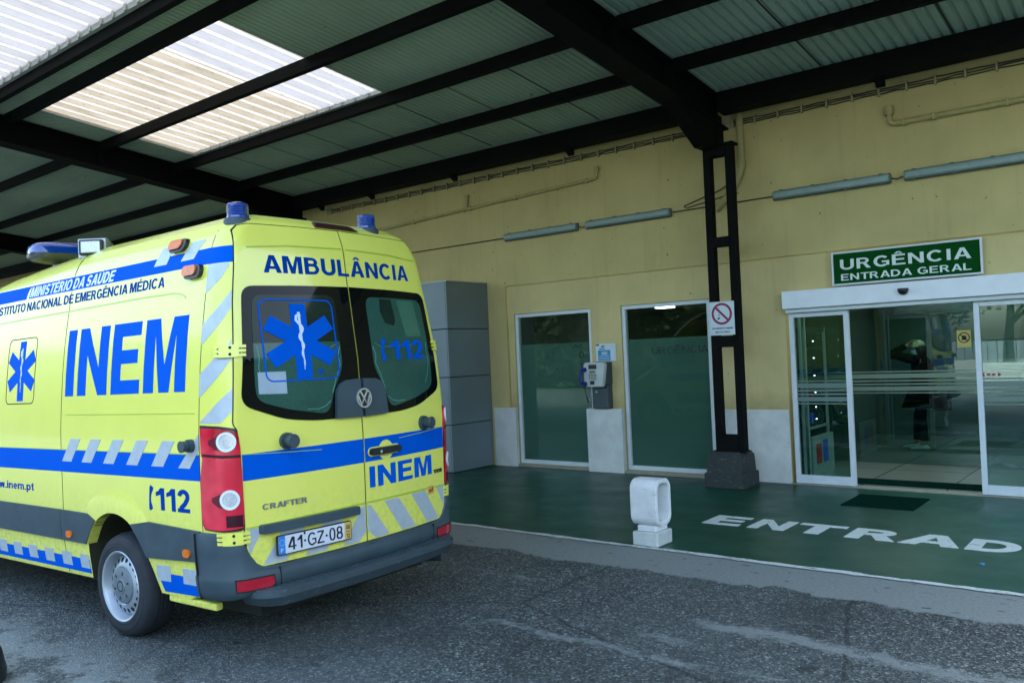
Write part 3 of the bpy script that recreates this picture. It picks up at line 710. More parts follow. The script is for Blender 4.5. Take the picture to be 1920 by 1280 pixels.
for x in (-11.2, -9.2, -6.9, -2.6, -.6, -12.6):
    bm = NBM(); prism(bm, [(10.02, zs(10)-.247), (10.16, zs(10)-.247), (10.16, zs(10)-.34)], lambda y, z: (x-.05, y, z), lambda y, z: (x+.05, y, z)); obj('beam_gusset', bm, M['steel'], can, off=CO)
def ribs(bm, x0, x1, y0, y1, pitch, hgt, w, cut=None, zoff=0.0, mi_rib=None):
    """ribbed sheet following the slope: flat pans with trapezoid ribs running down the slope"""
    prof = []; x = x0
    while x < x1-1e-6:
        e = min(x+pitch, x1); prof += [(x, 0, 0), (max(x, e-w), 0, 1 if mi_rib is not None else 0)]
        if e-w > x: prof += [(e-w*.72, hgt, 1), (e-w*.28, hgt, 1)]
        x = e
    prof.append((x1, 0, 0)); ny = 2
    ys = [y0+(y1-y0)*i/ny for i in range(ny+1)]
    rows = [[bm.verts.new((p[0], y, zs(y)+zoff+p[1])) for p in prof] for y in ys]
    for a, b_ in zip(rows, rows[1:]):
        for i in range(len(prof)-1):
            if abs(prof[i+1][0]-prof[i][0]) < 1e-6: continue
            f = bm.faces.new((a[i], a[i+1], b_[i+1], b_[i]))
            if mi_rib is not None and (prof[i][1] > 0 or prof[i+1][1] > 0): f.material_index = mi_rib
SK2 = (-12.55, -8.03, 4.97, 7.53); SK1 = (-13.15, -6.1, 1.85, 4.46)
for nm, regs, pitch, hh, w, m in (
    ('roof_sheet', [(-13.35, -4.65, 7.53, YB), (-13.35, -12.55, 4.97, 7.53), (-8.03, -4.65, 4.97, 7.53), (-13.35, -4.65, 4.46, 4.97), (-6.1, -4.65, 1.85, 4.46), (-13.35, -13.15, 1.85, 4.46), (-13.35, -4.65, YF, 1.85)], .085, .012, .034, 'sheet'),
    ('roof_sheet', [(-48, -13.35, YF, YB)], .085, .012, .034, 'sheet'),
    ('roof_sheet', [(-4.65, 2.22, YF, YB)], .115, .03, .05, 'sheet2')):
    for x0, x1, y0, y1 in regs: bm = NBM(); ribs(bm, x0, x1, y0, y1, pitch, hh, w); obj(nm, bm, M[m], can, off=CO, recalc=False)
# second skin so the roof is opaque and has depth, with the skylights cut out of it
bm = NBM()
for x0, x1, y0, y1 in [(-48, -13.15, YF, YB), (-13.15, -6.1, YF, 1.85), (-6.1, 2.22, YF, 4.46), (-13.15, 2.22, 4.46, 4.97), (-13.15, -12.55, 4.97, 7.53), (-8.03, 2.22, 4.97, 7.53), (-13.15, 2.22, 7.53, YB)]:
    slope_box(bm, x0, x1, y0, y1, .05, .09)
obj('roof_panel', bm, M['flash'], can, off=CO)
bm = NBM()
for k in range(13):
    x = -13.1+k*.98
    if x < -4.8: slope_box(bm, x-.006, x+.006, 7.62, 9.9, -.004, .002)
for k in range(3): slope_box(bm, -3.2+k*1.4-.005, -3.2+k*1.4+.005, 4.0, 9.95, -.004, .012)
obj('sheet_joint', bm, M['joint'], can, off=CO)
for nm, (x0, x1, y0, y1), m in (('skylight', (SK2[0], -9.2, SK2[2], SK2[3]), 'sky_old'), ('skylight', (-9.2, SK2[1], SK2[2], SK2[3]), 'sky_new'), ('skylight', SK1, 'sky_new')):
    bm = NBM(); ribs(bm, x0, x1, y0, y1, .27, .035, .075, None, .03, 1); obj(nm, bm, [M[m], M['sky_rib']], can, off=CO, recalc=False)
bm = NBM()
slope_box(bm, SK2[0]-.03, SK2[1]+.03, 7.505, 7.555, -.012, .03); slope_box(bm, SK2[0]-.05, SK2[0], SK2[2], 7.505, -.006, .03); slope_box(bm, SK2[1], SK2[1]+.03, SK2[2], 7.505, -.006, .03)
slope_box(bm, SK1[0], SK1[1], 4.43, 4.475, -.03, .03)
x = SK2[0]+.2
while x < SK2[1]: slope_box(bm, x, x+.035, 7.49, 7.504, -.008, .035); x += .27
x = SK1[0]+.2
while x < SK1[1]: slope_box(bm, x, x+.045, 4.41, 4.429, -.03, .045); x += .27
obj('skylight_flashing', bm, M['flash'], can, off=CO)
for xr in (-22.05, -13.35, -4.65):
    bm = NBM(); zt = 4.32; Y0, Y1 = 9.98, 10.16
    Y1 = 10.10
    for xa, sx in ((xr-.10, 1), (xr+.285, -1)):
        # two facing channels, web outwards, flanges front and back
        w0, w1 = sorted((xa, xa+.010*sx)); box(bm, w0, w1, Y0, Y1, .46, zt)
        f0, f1 = sorted((xa+.010*sx, xa+.088*sx)); box(bm, f0, f1, Y0, Y0+.012, .46, zt); box(bm, f0, f1, Y1-.012, Y1, .46, zt)
        g0, g1 = sorted((xa+.076*sx, xa+.088*sx)); box(bm, g0, g1, Y0+.012, Y1-.012, .46, zt)
    for z0, z1 in ((.461, .66), (1.77, 1.915), (3.05, 3.17), (4.20, 4.318)): box(bm, xr-.03, xr+.215, Y0-.009, Y0-.001, z0, z1); box(bm, xr-.03, xr+.215, Y1+.001, Y1+.009, z0, z1)
    box(bm, xr-.13, xr+.315, Y0-.03, Y1+.04, zt, zt+.03); box(bm, xr-.11, xr+.12, Y0-.02, Y1+.02, zt+.03, 4.72); box(bm, xr-.125, xr+.31, Y0-.03, Y1+.03, .452, .4605)
    obj('column', bm, M['steel'], can, off=CO)
    bm = NBM(); px = xr+.055
    def tier(z0, z1, a, c, b0=0.015): box(bm, px-a, px+a, 10.07-c, 10.07+c, z0, z1, b0, 2)
    tier(.0, .19, .265, .25, .018)
    P0 = [(-.235, -.22), (.235, -.22), (.235, .22), (-.235, .22)]; P1 = [(-.225, -.21), (.225, -.21), (.225, .21), (-.225, .21)]; P2 = [(-.185, -.165), (.185, -.165), (.185, .165), (-.185, .165)]
    rows = [[bm.verts.new((px+p[0], 10.07+p[1], z)) for p in P] for P, z in ((P0, .19), (P1, .40), (P2, .452))]
    for a, b_ in zip(rows, rows[1:]):
        for i in range(4): bm.faces.new((a[i], a[(i+1) % 4], b_[(i+1) % 4], b_[i]))
    bm.faces.new(rows[-1])
    obj('concrete_plinth', bm, M['plinth'], can, off=CO)

# ------------------------------------------------------------------ things fixed to the wall
# no smoking sign on the column
sg = thing('no_smoking_sign', 'white no smoking sign with purple red circle on the dark column', 'sign', (-4.575, 9.965, 1.93))
SO = (-4.575, 9.965, 1.93)
bm = NBM(); box(bm, -4.742, -4.412, 9.955, 9.968, 1.925, 2.35, .002); obj('plate', bm, M['sign_plate'], sg, off=SO)
fm = lambda u, v, o: (u, 9.955-o, v)
bm = NBM(); cx, cz = -4.577, 2.195; drape(bm, [ring2d(cx, cz, .108, .138)], fm, .002, None, 0); d = .5**.5
drape(bm, [[(cx-.112*d-.014*d, cz+.112*d-.014*d), (cx-.112*d+.014*d, cz+.112*d+.014*d), (cx+.112*d+.014*d, cz-.112*d+.014*d), (cx+.112*d-.014*d, cz-.112*d-.014*d)]], fm, .003, None, 0); obj('prohibition_circle', bm, M['sign_red'], sg, off=SO)
bm = NBM(); drape(bm, [text2d('PROIBIDO FUMAR', -4.715, -4.435, 2.002, .020, .03), text2d('NESTA ÁREA', -4.672, -4.478, 1.955, .020, .03)], fm, .002, None, 0)
drape(bm, [[(cx-.065, cz-.062), (cx-.052, cz-.075), (cx-.022, cz-.052), (cx-.034, cz-.039)], [(cx-.04, cz+.0), (cx-.03, cz-.004), (cx-.035, cz-.025), (cx-.045, cz-.022)], [(cx-.05, cz+.075), (cx-.03, cz+.078), (cx-.03, cz+.07)]], fm, .0015, None, 0); obj('lettering', bm, M['ink'], sg, off=SO)
# green entrance sign
us = thing('entrance_sign', 'green framed sign above the sliding door reading URGÊNCIA ENTRADA GERAL', 'sign', (-2.53, YW-.05, 2.45))
UO = (-2.53, YW-.05, 2.45)
bm = NBM(); box(bm, -3.325, -1.735, YW-.085, YW-.047, 2.478, 2.843); obj('panel', bm, M['green_sign'], us, off=UO)
bm = NBM(); frame(bm, -3.345, -1.715, 2.458, 2.863, YW-.10, YW-.048, .022); obj('frame', bm, M['alu'], us, off=UO)
bm = NBM(); fm = lambda u, v, o: (u, YW-.085-o, v)
drape(bm, [text2d('URGÊNCIA', -3.245, -1.825, 2.645, .125, .022, 0, 1.25), text2d('ENTRADA GERAL', -3.24, -1.83, 2.515, .078, .02, 0, 1.2)], fm, .002, None, 0); obj('lettering', bm, M['sign_white'], us, off=UO)
# fluorescent wall lamps
LAMPS = [(-8.47, -7.035, 'grey fluorescent batten on the wall, left one of the pair left of the column'), (-6.915, -5.475, 'grey fluorescent batten on the wall beside the column, right one of the left pair'),
         (-4.03, -2.625, 'grey fluorescent batten on the wall just right of the column'), (-2.485, -1.05, 'grey fluorescent batten on the wall over the entrance, cut by the frame edge')]
lamp0 = None
for a, b_, lab in LAMPS:
    L = 1.42
    if lamp0 is None:
        t = thing('wall_lamp', lab, 'wall lamp', ((a+b_)/2, YW-.045, 3.665), 'fluorescent battens along the wall'); lamp0 = t
        bm = NBM(); box(bm, -L/2, L/2, -.055, 0, -.062, .062, .02, 3); obj('housing', bm, M['lampgrey'], t)
        bm = NBM(); box(bm, -L/2+.012, L/2-.012, -.098, -.045, -.048, .048, .022, 3); obj('diffuser', bm, M['lampcover'], t, 40)
        bm = NBM()
        for x in (-.6, -.2, .2, .6):
            for s in (-1, 1): bm = NBM(); box(bm, x-.02, x+.02, -.07, -.04, s*.058-.008, s*.058+.008, .003); obj('clip', bm, M['lampgrey'], t)
    else:
        t = lamp0.copy(); C.objects.link(t); t.location = ((a+b_)/2, YW-.045, 3.665); t['label'] = lab
        for ch in list(lamp0.children):
            c = ch.copy(); C.objects.link(c); c.parent = t
yc = YW-.06
bm = NBM()
tube(bm, [(-12.9, yc, 3.66), (-8.5, yc, 3.665)], .010, 6); tube(bm, [(-7.03, yc, 3.665), (-6.97, yc-.01, 3.64), (-6.92, yc, 3.665)], .008, 6); tube(bm, [(-5.47, yc, 3.665), (-4.04, yc, 3.665)], .009, 6)
tube(bm, [(-2.62, yc, 3.665), (-2.56, yc-.01, 3.645), (-2.49, yc, 3.665)], .008, 6); tube(bm, bend([(-5.30, yc, 3.72), (-5.0, yc, 3.80), (-4.72, yc-.02, 3.86), (-4.5, yc-.02, 4.02)], .1), .008, 6); tube(bm, bend([(-5.30, yc, 3.72), (-5.26, yc, 3.69), (-4.7, yc-.01, 3.77), (-4.5, yc, 3.78)], .04), .007, 6)
tag(obj('lamp_cable', bm, M['cable'], smooth=50), 'thin dark cable linking the wall lamps in one line', 'cable')
# cable run with clips under the eaves
for x0, x1, lab, zz in ((-12.86, -5.02, 'clipped cable bundle under the eaves beam left of the column', 4.695), (-4.66, 2.0, 'clipped cable bundle under the eaves beam right of the column', 4.70)):
    t = thing('cable_run', lab, 'cable run', (x0, YW-.045, zz), 'clipped cables under the eaves'); o_ = (x0, YW-.045, zz)
    bm = NBM(); random.seed(int(-x0*10))
    for k in range(3):
        pts = [(x0+i*(x1-x0)/60, YW-.062-.004*k, zz-.028+.026*k+random.uniform(-.006, .006)) for i in range(61)]; tube(bm, pts, .008, 6)
    obj('cable', bm, M['cable'], t, 60, off=o_)
    bm = NBM(); box(bm, -.012, .012, -.040, 0, -.055, .055, .004); c0 = obj('clip', bm, M['clip'], t); x = x0+.12; c0.location = (x-x0, 0, 0); x += .305
    while x < x1: c = c0.copy(); C.objects.link(c); c.parent = t; c.location = (x-x0, 0, 0); x += .305
    bm = NBM(); box(bm, x0-.02, x0+.10, YW-.075, YW-.045, zz-.06, zz+.10, .01); obj('end_box', bm, M['clip'], t, off=o_)
# pipes
yp = YW-.085
bm = NBM(); tube(bm, bend([(-12.9, yp, 4.11), (-6.72, yp, 4.33), (-6.68, yp, 4.34), (-6.67, yp, 4.46)], .05), .024, 10); cyl(bm, (-6.67, yp, 4.43), (-6.67, yp, 4.50), .036); cyl(bm, (-9.25, yp, 4.25), (-9.235, yp, 4.44), .026); cyl(bm, (-9.235, yp, 4.42), (-9.235, yp, 4.475), .036)
for x in (-12, -10.5, -9.31, -9.17, -8.2, -7.4, -6.85): z = 4.11+(x+12.9)*.0356; box(bm, x-.016, x+.016, YW-.115, YW-.045, z-.034, z+.034, .006)
tag(obj('conduit_pipe', bm, M['pipe'], smooth=50), 'long yellow conduit pipe with two short upright stubs left of the column', 'pipe')
bm = NBM(); tube(bm, bend([(-2.605, yp, 4.47), (-2.60, yp, 4.29), (2, yp, 4.265)], .07), .032, 12); cyl(bm, (-2.605, yp, 4.40), (-2.605, yp, 4.50), .050, .050, 16)
for x in (-2.45, -2.13, -1.4, 0): box(bm, x-.018, x+.018, YW-.125, YW-.045, 4.245, 4.325, .008)
tag(obj('conduit_pipe', bm, M['pipe'], smooth=50), 'yellow conduit pipe with one capped upright end above the entrance', 'pipe')
bm = NBM(); tube(bm, bend([(-4.44, yp, 5.1), (-4.43, yp, 4.05), (-4.60, yp, 3.80), (-4.82, yp, 3.60)], .16, 6), .047, 14); cyl(bm, (-4.433, yp, 4.18), (-4.432, yp, 4.10), .054)
tag(obj('downpipe', bm, M['pipe'], smooth=50), 'thick yellow downpipe bending behind the dark column', 'downpipe')
# payphone
ph = thing('payphone', 'grey public payphone with blue handset between the two dark windows', 'payphone', (-6.74, YW-.06, .945)); PO = (-6.74, YW-.06, .945)
YP = YW-.002
bm = NBM(); box(bm, -6.89, -6.61, YP-.13, YP, .945, 1.30, .012); obj('pedestal', bm, M['phone_d'], ph, off=PO)
bm = NBM(); prism(bm, [(-6.945, 1.27), (-6.62, 1.27), (-6.565, 1.60), (-6.60, 1.625), (-6.93, 1.625), (-6.955, 1.58)], lambda x, z: (x, YP-.24, z), lambda x, z: (x, YP-.18, z)); bmesh.ops.bevel(bm, geom=bm.edges[:], offset=.012, segments=2, affect='EDGES'); obj('front_case', bm, M['phone_g'], ph, 40, off=PO)
bm = NBM(); box(bm, -6.90, -6.60, YP-.178, YP, 1.302, 1.625, .01); obj('back_case', bm, M['phone_d'], ph, off=PO)
bm = NBM(); fy = YP-.24; box(bm, -6.86, -6.72, fy-.004, fy+.002, 1.53, 1.595, .004); box(bm, -6.84, -6.765, fy-.012, fy+.002, 1.305, 1.36, .006); obj('card_slot', bm, M['black'], ph, off=PO)
bm = NBM(); box(bm, -6.845, -6.745, fy-.004, fy+.002, 1.475, 1.508, .002); obj('screen', bm, pm('phone_screen', (.16, .18, .04), .3), ph, off=PO)
bm = NBM()
for i in range(5):
    for j in range(4): box(bm, -6.85+i*.026-(0.008 if i == 0 else 0), -6.835+i*.026-(0.008 if i == 0 else 0), fy-.006, fy+.002, 1.375+j*.021, 1.389+j*.021, .002)
for i in range(4): box(bm, -6.85+i*.03, -6.835+i*.03, fy-.006, fy+.002, 1.46-.002, 1.468, .002)
obj('keypad', bm, M['phone_d'], ph, off=PO)
bm = NBM(); tube(bm, bend([(-6.925, fy-.02, 1.525), (-6.945, fy-.075, 1.505), (-6.958, fy-.085, 1.42), (-6.945, fy-.075, 1.335), (-6.925, fy-.02, 1.315)], .04, 5), [.022]*3+[.024]*4+[.019]*7+[.024]*4+[.022]*2, 12); cyl(bm, (-6.925, fy-.002, 1.525), (-6.93, fy-.05, 1.522), .036, .032, 16); cyl(bm, (-6.925, fy-.002, 1.315), (-6.93, fy-.05, 1.318), .036, .032, 16); obj('handset', bm, M['phone_b'], ph, 50, off=PO)
bm = NBM(); tube(bm, bend([(-6.93, fy-.03, 1.29), (-6.925, fy+.02, 1.10), (-6.915, fy+.06, 1.03), (-6.90, fy+.09, 1.20)], .05), .008, 6); obj('cord', bm, M['chromed'], ph, off=PO)
bm = NBM(); lathe(bm, [(.001, -.006), (.012, -.006), (.014, 0)], 14, 'Y', (-6.81, YP-.13, 1.19)); obj('lock', bm, M['phone_g'], ph, off=PO)
nb = thing('phone_notice', 'small white and blue notice board on the wall above the payphone', 'notice', (-6.69, YW-.01, 1.63)); NO = (-6.69, YW-.01, 1.63)
bm = NBM(); box(bm, -6.865, -6.52, YW-.022, YW-.002, 1.635, 1.895, .003); obj('board', bm, M['sign_plate'], nb, off=NO)
bm = NBM(); fm = lambda u, v, o: (u, YW-.022-o, v); drape(bm, [[(-6.825, 1.645), (-6.61, 1.645), (-6.61, 1.80), (-6.825, 1.80)], [(-6.80, 1.81), (-6.70, 1.81), (-6.70, 1.828), (-6.80, 1.828)]], fm, .001, None, 0); obj('blue_field', bm, M['cyan'], nb, off=NO)
bm = NBM(); drape(bm, [[(-6.865+.008, 1.868), (-6.80, 1.868), (-6.80, 1.888), (-6.857, 1.888)], [(-6.77, 1.84), (-6.72, 1.845), (-6.70, 1.87), (-6.76, 1.86)]], fm, .001, None, 0); obj('dark_print', bm, M['ink'], nb, off=NO)
bm = NBM(); drape(bm, [[(-6.76, y), (-6.66, y), (-6.66, y+.012), (-6.76, y+.012)] for y in (1.76, 1.735)]+[[(-6.81, y), (-6.63, y), (-6.63, y+.005), (-6.81, y+.005)] for y in (1.66, 1.685, 1.71)], fm, .0022, None, .0012); obj('white_print', bm, M['sign_white'], nb, off=NO)

# bollard
bo = thing('bollard', 'white concrete bollard shaped as a rounded loop on a square foot', 'bollard', (-3.91, 6.82, 0)); BOo = (-3.91, 6.82, 0)
bm = NBM(); box(bm, -4.045, -3.785, 6.675, 6.955, .004, .132, .012, 2); obj('foot', bm, M['bollard_b'], bo, off=BOo)
bm = NBM(); box(bm, -4.005, -3.815, 6.705, 6.925, .133, .188, .008, 2); obj('neck', bm, M['bollard'], bo, off=BOo)
bm = NBM(); ro_, ri_ = rpoly(6.675, 6.955, .182, .605, .095, 7), rpoly(6.714, 6.916, .224, .566, .064, 7)
xa, xb = -4.058, -3.782; n = len(ro_)
A = [[bm.verts.new((x, p[0], p[1])) for p in poly] for x, poly in ((xa, ro_), (xb, ro_), (xa, ri_), (xb, ri_))]
for i in range(n):
    j = (i+1) % n
    bm.faces.new((A[0][i], A[0][j], A[1][j], A[1][i])); bm.faces.new((A[2][i], A[3][i], A[3][j], A[2][j])); bm.faces.new((A[0][i], A[2][i], A[2][j], A[0][j])); bm.faces.new((A[1][i], A[1][j], A[3][j], A[3][i]))
es = [e for e in bm.edges if abs(e.verts[0].co.x-e.verts[1].co.x) < 1e-6 and len(e.link_faces) == 2 and abs(e.link_faces[0].normal.dot(e.link_faces[1].normal)) < .5]
bmesh.ops.recalc_face_normals(bm, faces=bm.faces[:]); es = [e for e in bm.edges if len(e.link_faces) == 2 and e.calc_face_angle(0) > 1.2]
bmesh.ops.bevel(bm, geom=es, offset=.009, segments=2, affect='EDGES')
obj('loop', bm, M['bollard'], bo, 45, off=BOo)
# stand-in dome for an unidentified black shape cut by the corner of the photo
bm = NBM(); lathe(bm, [(.30, 0), (.305, .05), (.28, .17), (.22, .26), (.12, .31), (.001, .32)], 48, 'Z', (-5.72, 1.72, 0))
tag(obj('unknown_dark_shape', bm, M['black'], smooth=50), 'unidentified black rounded shape on the asphalt cut off by the lower left corner', 'bollard')

# ------------------------------------------------------------------ inside the lobby
dc = thing('display_cabinet', 'tall dark display cabinet with lit shelves behind the left glass panel of the entrance', 'cabinet', (-4.15, 12.4, .02)); DO = (-4.15, 12.4, .02)
bm = NBM(); box(bm, -4.5, -4.16, 11.7, 12.5, .02, .12); box(bm, -4.5, -4.16, 11.7, 12.5, 1.93, 2.0); box(bm, -4.5, -4.46, 11.7, 12.5, .12, 1.93)
for z in (.62, .95, 1.2, 1.45, 1.70): box(bm, -4.46, -4.18, 11.72, 12.48, z, z+.012)
obj('shelf_body', bm, M['cabinet'], dc, off=DO)
bm = NBM(); box(bm, -4.19, -4.155, 11.66, 11.70, .02, 2.0, .003); box(bm, -4.19, -4.155, 12.5, 12.54, .02, 2.0, .003); box(bm, -4.18, -4.16, 11.70, 12.5, .10, .14); box(bm, -4.18, -4.16, 11.70, 12.5, .56, .60); obj('frame', bm, M['cabinet_l'], dc, off=DO)
bm = NBM()
for z in (.69, .86, 1.07, 1.31, 1.56, 1.80): lathe(bm, [(.001, -.008), (.011, 0), (.001, .008)], 10, 'Z', (-4.17, 12.05, z))
obj('shelf_spot', bm, M['spot'], dc, off=DO)
for (x, y, z, w, d, h, m, lab, nm) in ((-4.30, 12.25, .962, .05, .06, .13, 'redprod', 'small red box on a lit cabinet shelf', 'box'), (-4.30, 12.0, 1.462, .06, .08, .12, 'yelprod', 'small yellow box on a lit cabinet shelf', 'box'), (-4.26, 12.10, .632, .05, .10, .14, 'blueprod', 'blue box low in the display cabinet', 'box'), (-4.30, 11.90, 1.212, .06, .1, .13, 'cabinet_l', 'pale box on a middle cabinet shelf', 'box')):
    bm = NBM(); box(bm, x-w/2, x+w/2, y-d/2, y+d/2, z, z+h, .006); box(bm, x-w/2-.001, x+w/2+.001, y-d/2-.001, y+d/2+.001, z+h*.3, z+h*.62); tag(obj('product_box', bm, M[m]), lab, nm)
lp_ = thing('leaflet_rack', 'low pale leaflet rack with red and blue posters behind the left glass panel', 'rack', (-3.72, 11.5, .02)); LO = (-3.72, 11.5, .02)
bm = NBM(); prism(bm, [(11.15, .02), (12.0, .02), (12.0, .52), (11.15, .52)], lambda y, z: (-3.98, y, z), lambda y, z: (-3.93, y, z)); obj('panel', bm, M['cabinet_l'], lp_, off=LO)
bm = NBM(); box(bm, -3.93, -3.927, 11.3, 11.5, .15, .42); obj('red_poster', bm, M['redprod'], lp_, off=LO)
bm = NBM(); box(bm, -3.93, -3.927, 11.55, 11.75, .15, .45); obj('blue_poster', bm, M['blueprod'], lp_, off=LO)
wn = thing('warning_notice', 'yellow square notice with a barred hand symbol on the inner glass behind the person', 'notice', (-2.55, YI+.02, 1.7)); WO = (-2.55, YI+.02, 1.7)
bm = NBM(); cx, cz = -2.335, 1.76; box(bm, cx-.085, cx+.085, YI-.018, YI-.012, cz-.13, cz+.10, .002); obj('plate', bm, pm('notice_yellow', (.34, .34, .12), .5), wn, off=WO)
bm = NBM(); fm = lambda u, v, o: (u, YI-.018-o, v); drape(bm, [ring2d(cx, cz, .058, .072), [(cx-.05, cz+.04), (cx-.04, cz+.05), (cx+.05, cz-.04), (cx+.04, cz-.05)], [(cx-.03, cz-.035), (cx+.02, cz-.035), (cx+.035, cz+.0), (cx+.02, cz+.03), (cx-.025, cz+.025)]], fm, .001, None, 0); obj('hand_symbol', bm, M['ink'], wn, off=WO)

# ------------------------------------------------------------------ person behind the glass (facing left, one arm raised to the brow)
def skin_mesh(nodes, links, root, name, m, parent=None, sub=2):
    me = bpy.data.meshes.new(name); me.from_pydata([n[0] for n in nodes], links, []); o = bpy.data.objects.new(name, me); C.objects.link(o)
    md = o.modifiers.new('skin', 'SKIN'); md.use_smooth_shade = True
    if not me.skin_vertices: me.skin_vertices.new(name='')
    for i, n_ in enumerate(nodes):
        r_ = n_[1]; me.skin_vertices[0].data[i].radius = (r_, r_) if not isinstance(r_, tuple) else r_
    me.skin_vertices[0].data[root].use_root = True
    s = o.modifiers.new('sub', 'SUBSURF'); s.levels = sub; s.render_levels = sub
    dg = bpy.context.evaluated_depsgraph_get(); e = o.evaluated_get(dg); nm = bpy.data.meshes.new_from_object(e)
    o.modifiers.clear(); o.data = nm; bpy.data.meshes.remove(me); nm.materials.clear(); nm.materials.append(m)
    nm.polygons.foreach_set('use_smooth', [True]*len(nm.polygons))
    if parent: o.parent = parent
    return o
pe = thing('person', 'person in long black coat and pale yellow cap raising one arm behind the entrance glass', 'person', (-3.30, 14.4, .02))
N = [((0, 0, .92), .13), ((0, 0, 1.12), .12), ((.01, 0, 1.32), .13), ((.0, 0, 1.43), .06), ((-.02, 0, 1.50), .055), ((-.035, 0, 1.58), (.085, .095)), ((-.04, 0, 1.66), (.075, .085)), ((-.125, 0, 1.575), .014),
     ((.0, -.09, .86), .085), ((-.01, -.10, .48), .058), ((.03, -.10, .10), .038), ((-.06, -.10, .05), .034),
     ((.0, .09, .86), .085), ((-.10, .10, .50), .058), ((-.13, .10, .10), .038), ((-.22, .10, .05), .034),
     ((.01, -.17, 1.40), .062), ((-.36, -.20, 1.50), .046), ((-.17, -.10, 1.64), .032), ((-.13, -.085, 1.68), .026),
     ((.01, .17, 1.40), .062), ((.12, .22, 1.13), .046), ((-.02, .20, .95), .032), ((-.05, .195, .90), .026)]
Lk = [(0, 1), (1, 2), (2, 3), (3, 4), (4, 5), (5, 6), (5, 7), (0, 8), (8, 9), (9, 10), (10, 11), (0, 12), (12, 13), (13, 14), (14, 15), (2, 16), (16, 17), (17, 18), (18, 19), (2, 20), (20, 21), (21, 22), (22, 23)]
for base, d, spr in ((19, Vector((.75, .25, .6)).normalized(), Vector((.2, .9, -.3))), (23, Vector((-.2, .05, -1)).normalized(), Vector((.9, 0, .1)))):
    p0 = Vector(N[base][0])
    for k, ln in enumerate((.062, .074, .07, .056)):
        a = p0+spr*(.017*(k-1.5))+d*.03; b_ = a+d*ln*.55; c_ = b_+(d*.8+Vector((0, .3, -.35))*.8).normalized()*ln*.5
        i0 = len(N); N += [(tuple(a), .0095), (tuple(b_), .0085), (tuple(c_), .007)]; Lk += [(base, i0), (i0, i0+1), (i0+1, i0+2)]
    a = p0+spr*-.032+d*.005; b_ = a+(d*.6-spr*.7).normalized()*.035; i0 = len(N); N += [(tuple(a), .010), (tuple(b_), .0085)]; Lk += [(base, i0), (i0, i0+1)]
skin_mesh(N, Lk, 0, 'body', M['skin'], pe)
def rings(bm, lv, n=20):
    prev = None
    for (cx, cy, z, rx, ry) in lv:
        ring = [bm.verts.new((cx+rx*math.cos(2*math.pi*i/n), cy+ry*math.sin(2*math.pi*i/n), z)) for i in range(n)]
        if prev:
            for i in range(n): bm.faces.new((prev[i], prev[(i+1) % n], ring[(i+1) % n], ring[i]))
        prev = ring
bm = NBM(); rings(bm, [(-.02, 0, .66, .30, .24), (0, 0, .80, .26, .22), (.01, 0, 1.0, .185, .20), (.02, 0, 1.2, .165, .205), (.02, 0, 1.34, .16, .215), (.01, 0, 1.42, .12, .17), (0, 0, 1.47, .075, .085)])
tube(bm, [(.02, -.15, 1.40), (-.18, -.20, 1.46), (-.37, -.205, 1.50), (-.36, -.19, 1.53), (-.19, -.11, 1.64)], [.085, .075, .068, .062, .048], 12); tube(bm, [(.02, .15, 1.40), (.13, .225, 1.13), (.0, .205, .97)], [.085, .066, .048], 12)
obj('coat', bm, M['coat'], pe, 60)
bm = NBM(); tube(bm, [(0, -.09, .84), (-.01, -.10, .48), (.03, -.10, .14)], [.098, .072, .058], 12); tube(bm, [(0, .09, .84), (-.10, .10, .50), (-.13, .10, .14)], [.098, .072, .058], 12); obj('trousers', bm, M['coat'], pe, 60)
for s, ox in ((-1, .0), (1, -.16)):
    bm = NBM(); prev = None
    for x, w, h in ((.09, .028, .05), (.06, .042, .085), (.0, .045, .09), (-.08, .046, .06), (-.15, .042, .042), (-.185, .02, .03)):
        ring = [bm.verts.new((ox+x+.0, s*.10+w*math.cos(2*math.pi*i/12), max(0.0, h*.5+h*.5*math.sin(2*math.pi*i/12)))) for i in range(12)]
        if prev:
            for i in range(12): bm.faces.new((prev[i], prev[(i+1) % 12], ring[(i+1) % 12], ring[i]))
        else: bm.faces.new(ring)
        prev = ring
    bm.faces.new(prev); obj('shoe', bm, M['shoe'], pe, 60)
bm = NBM(); rings(bm, [(-.03, 0, 1.615, .105, .098), (-.03, 0, 1.66, .103, .095), (-.03, 0, 1.70, .085, .078), (-.03, 0, 1.725, .04, .04), (-.03, 0, 1.73, .004, .004)], 18); prism(bm, [(-.12, -.075), (-.20, -.05), (-.225, 0), (-.20, .05), (-.12, .075)], lambda x, y: (x, y, 1.635-.12*(x+.12)), lambda x, y: (x, y, 1.622-.12*(x+.12))); obj('cap', bm, M['cap'], pe, 50)
bm = NBM(); rings(bm, [(.015, 0, 1.45, .06, .085), (.025, 0, 1.52, .072, .098), (.01, 0, 1.60, .09, .10), (0, 0, 1.64, .075, .09)], 16); obj('hair', bm, M['hair'], pe, 60)
bm = NBM(); rings(bm, [(-.075, 0, 1.50, .055, .06), (-.085, 0, 1.535, .062, .068), (-.078, 0, 1.57, .058, .07)], 16); obj('face_mask', bm, M['mask'], pe, 60)
bm = NBM()
for s in (-1, 1): lathe(bm, [(.001, -.012), (.010, 0), (.001, .012)], 8, 'Z', (-.112, s*.035, 1.598))
obj('eye', bm, M['ink'], pe)
hb = thing('shoulder_bag', 'black bag hanging low beside the person behind the entrance glass', 'bag', (-3.05, 14.55, .62))
bm = NBM(); box(bm, -.13, .13, -.06, .06, 0, .24, .03, 3); obj('pouch', bm, M['coat'], hb, 40)
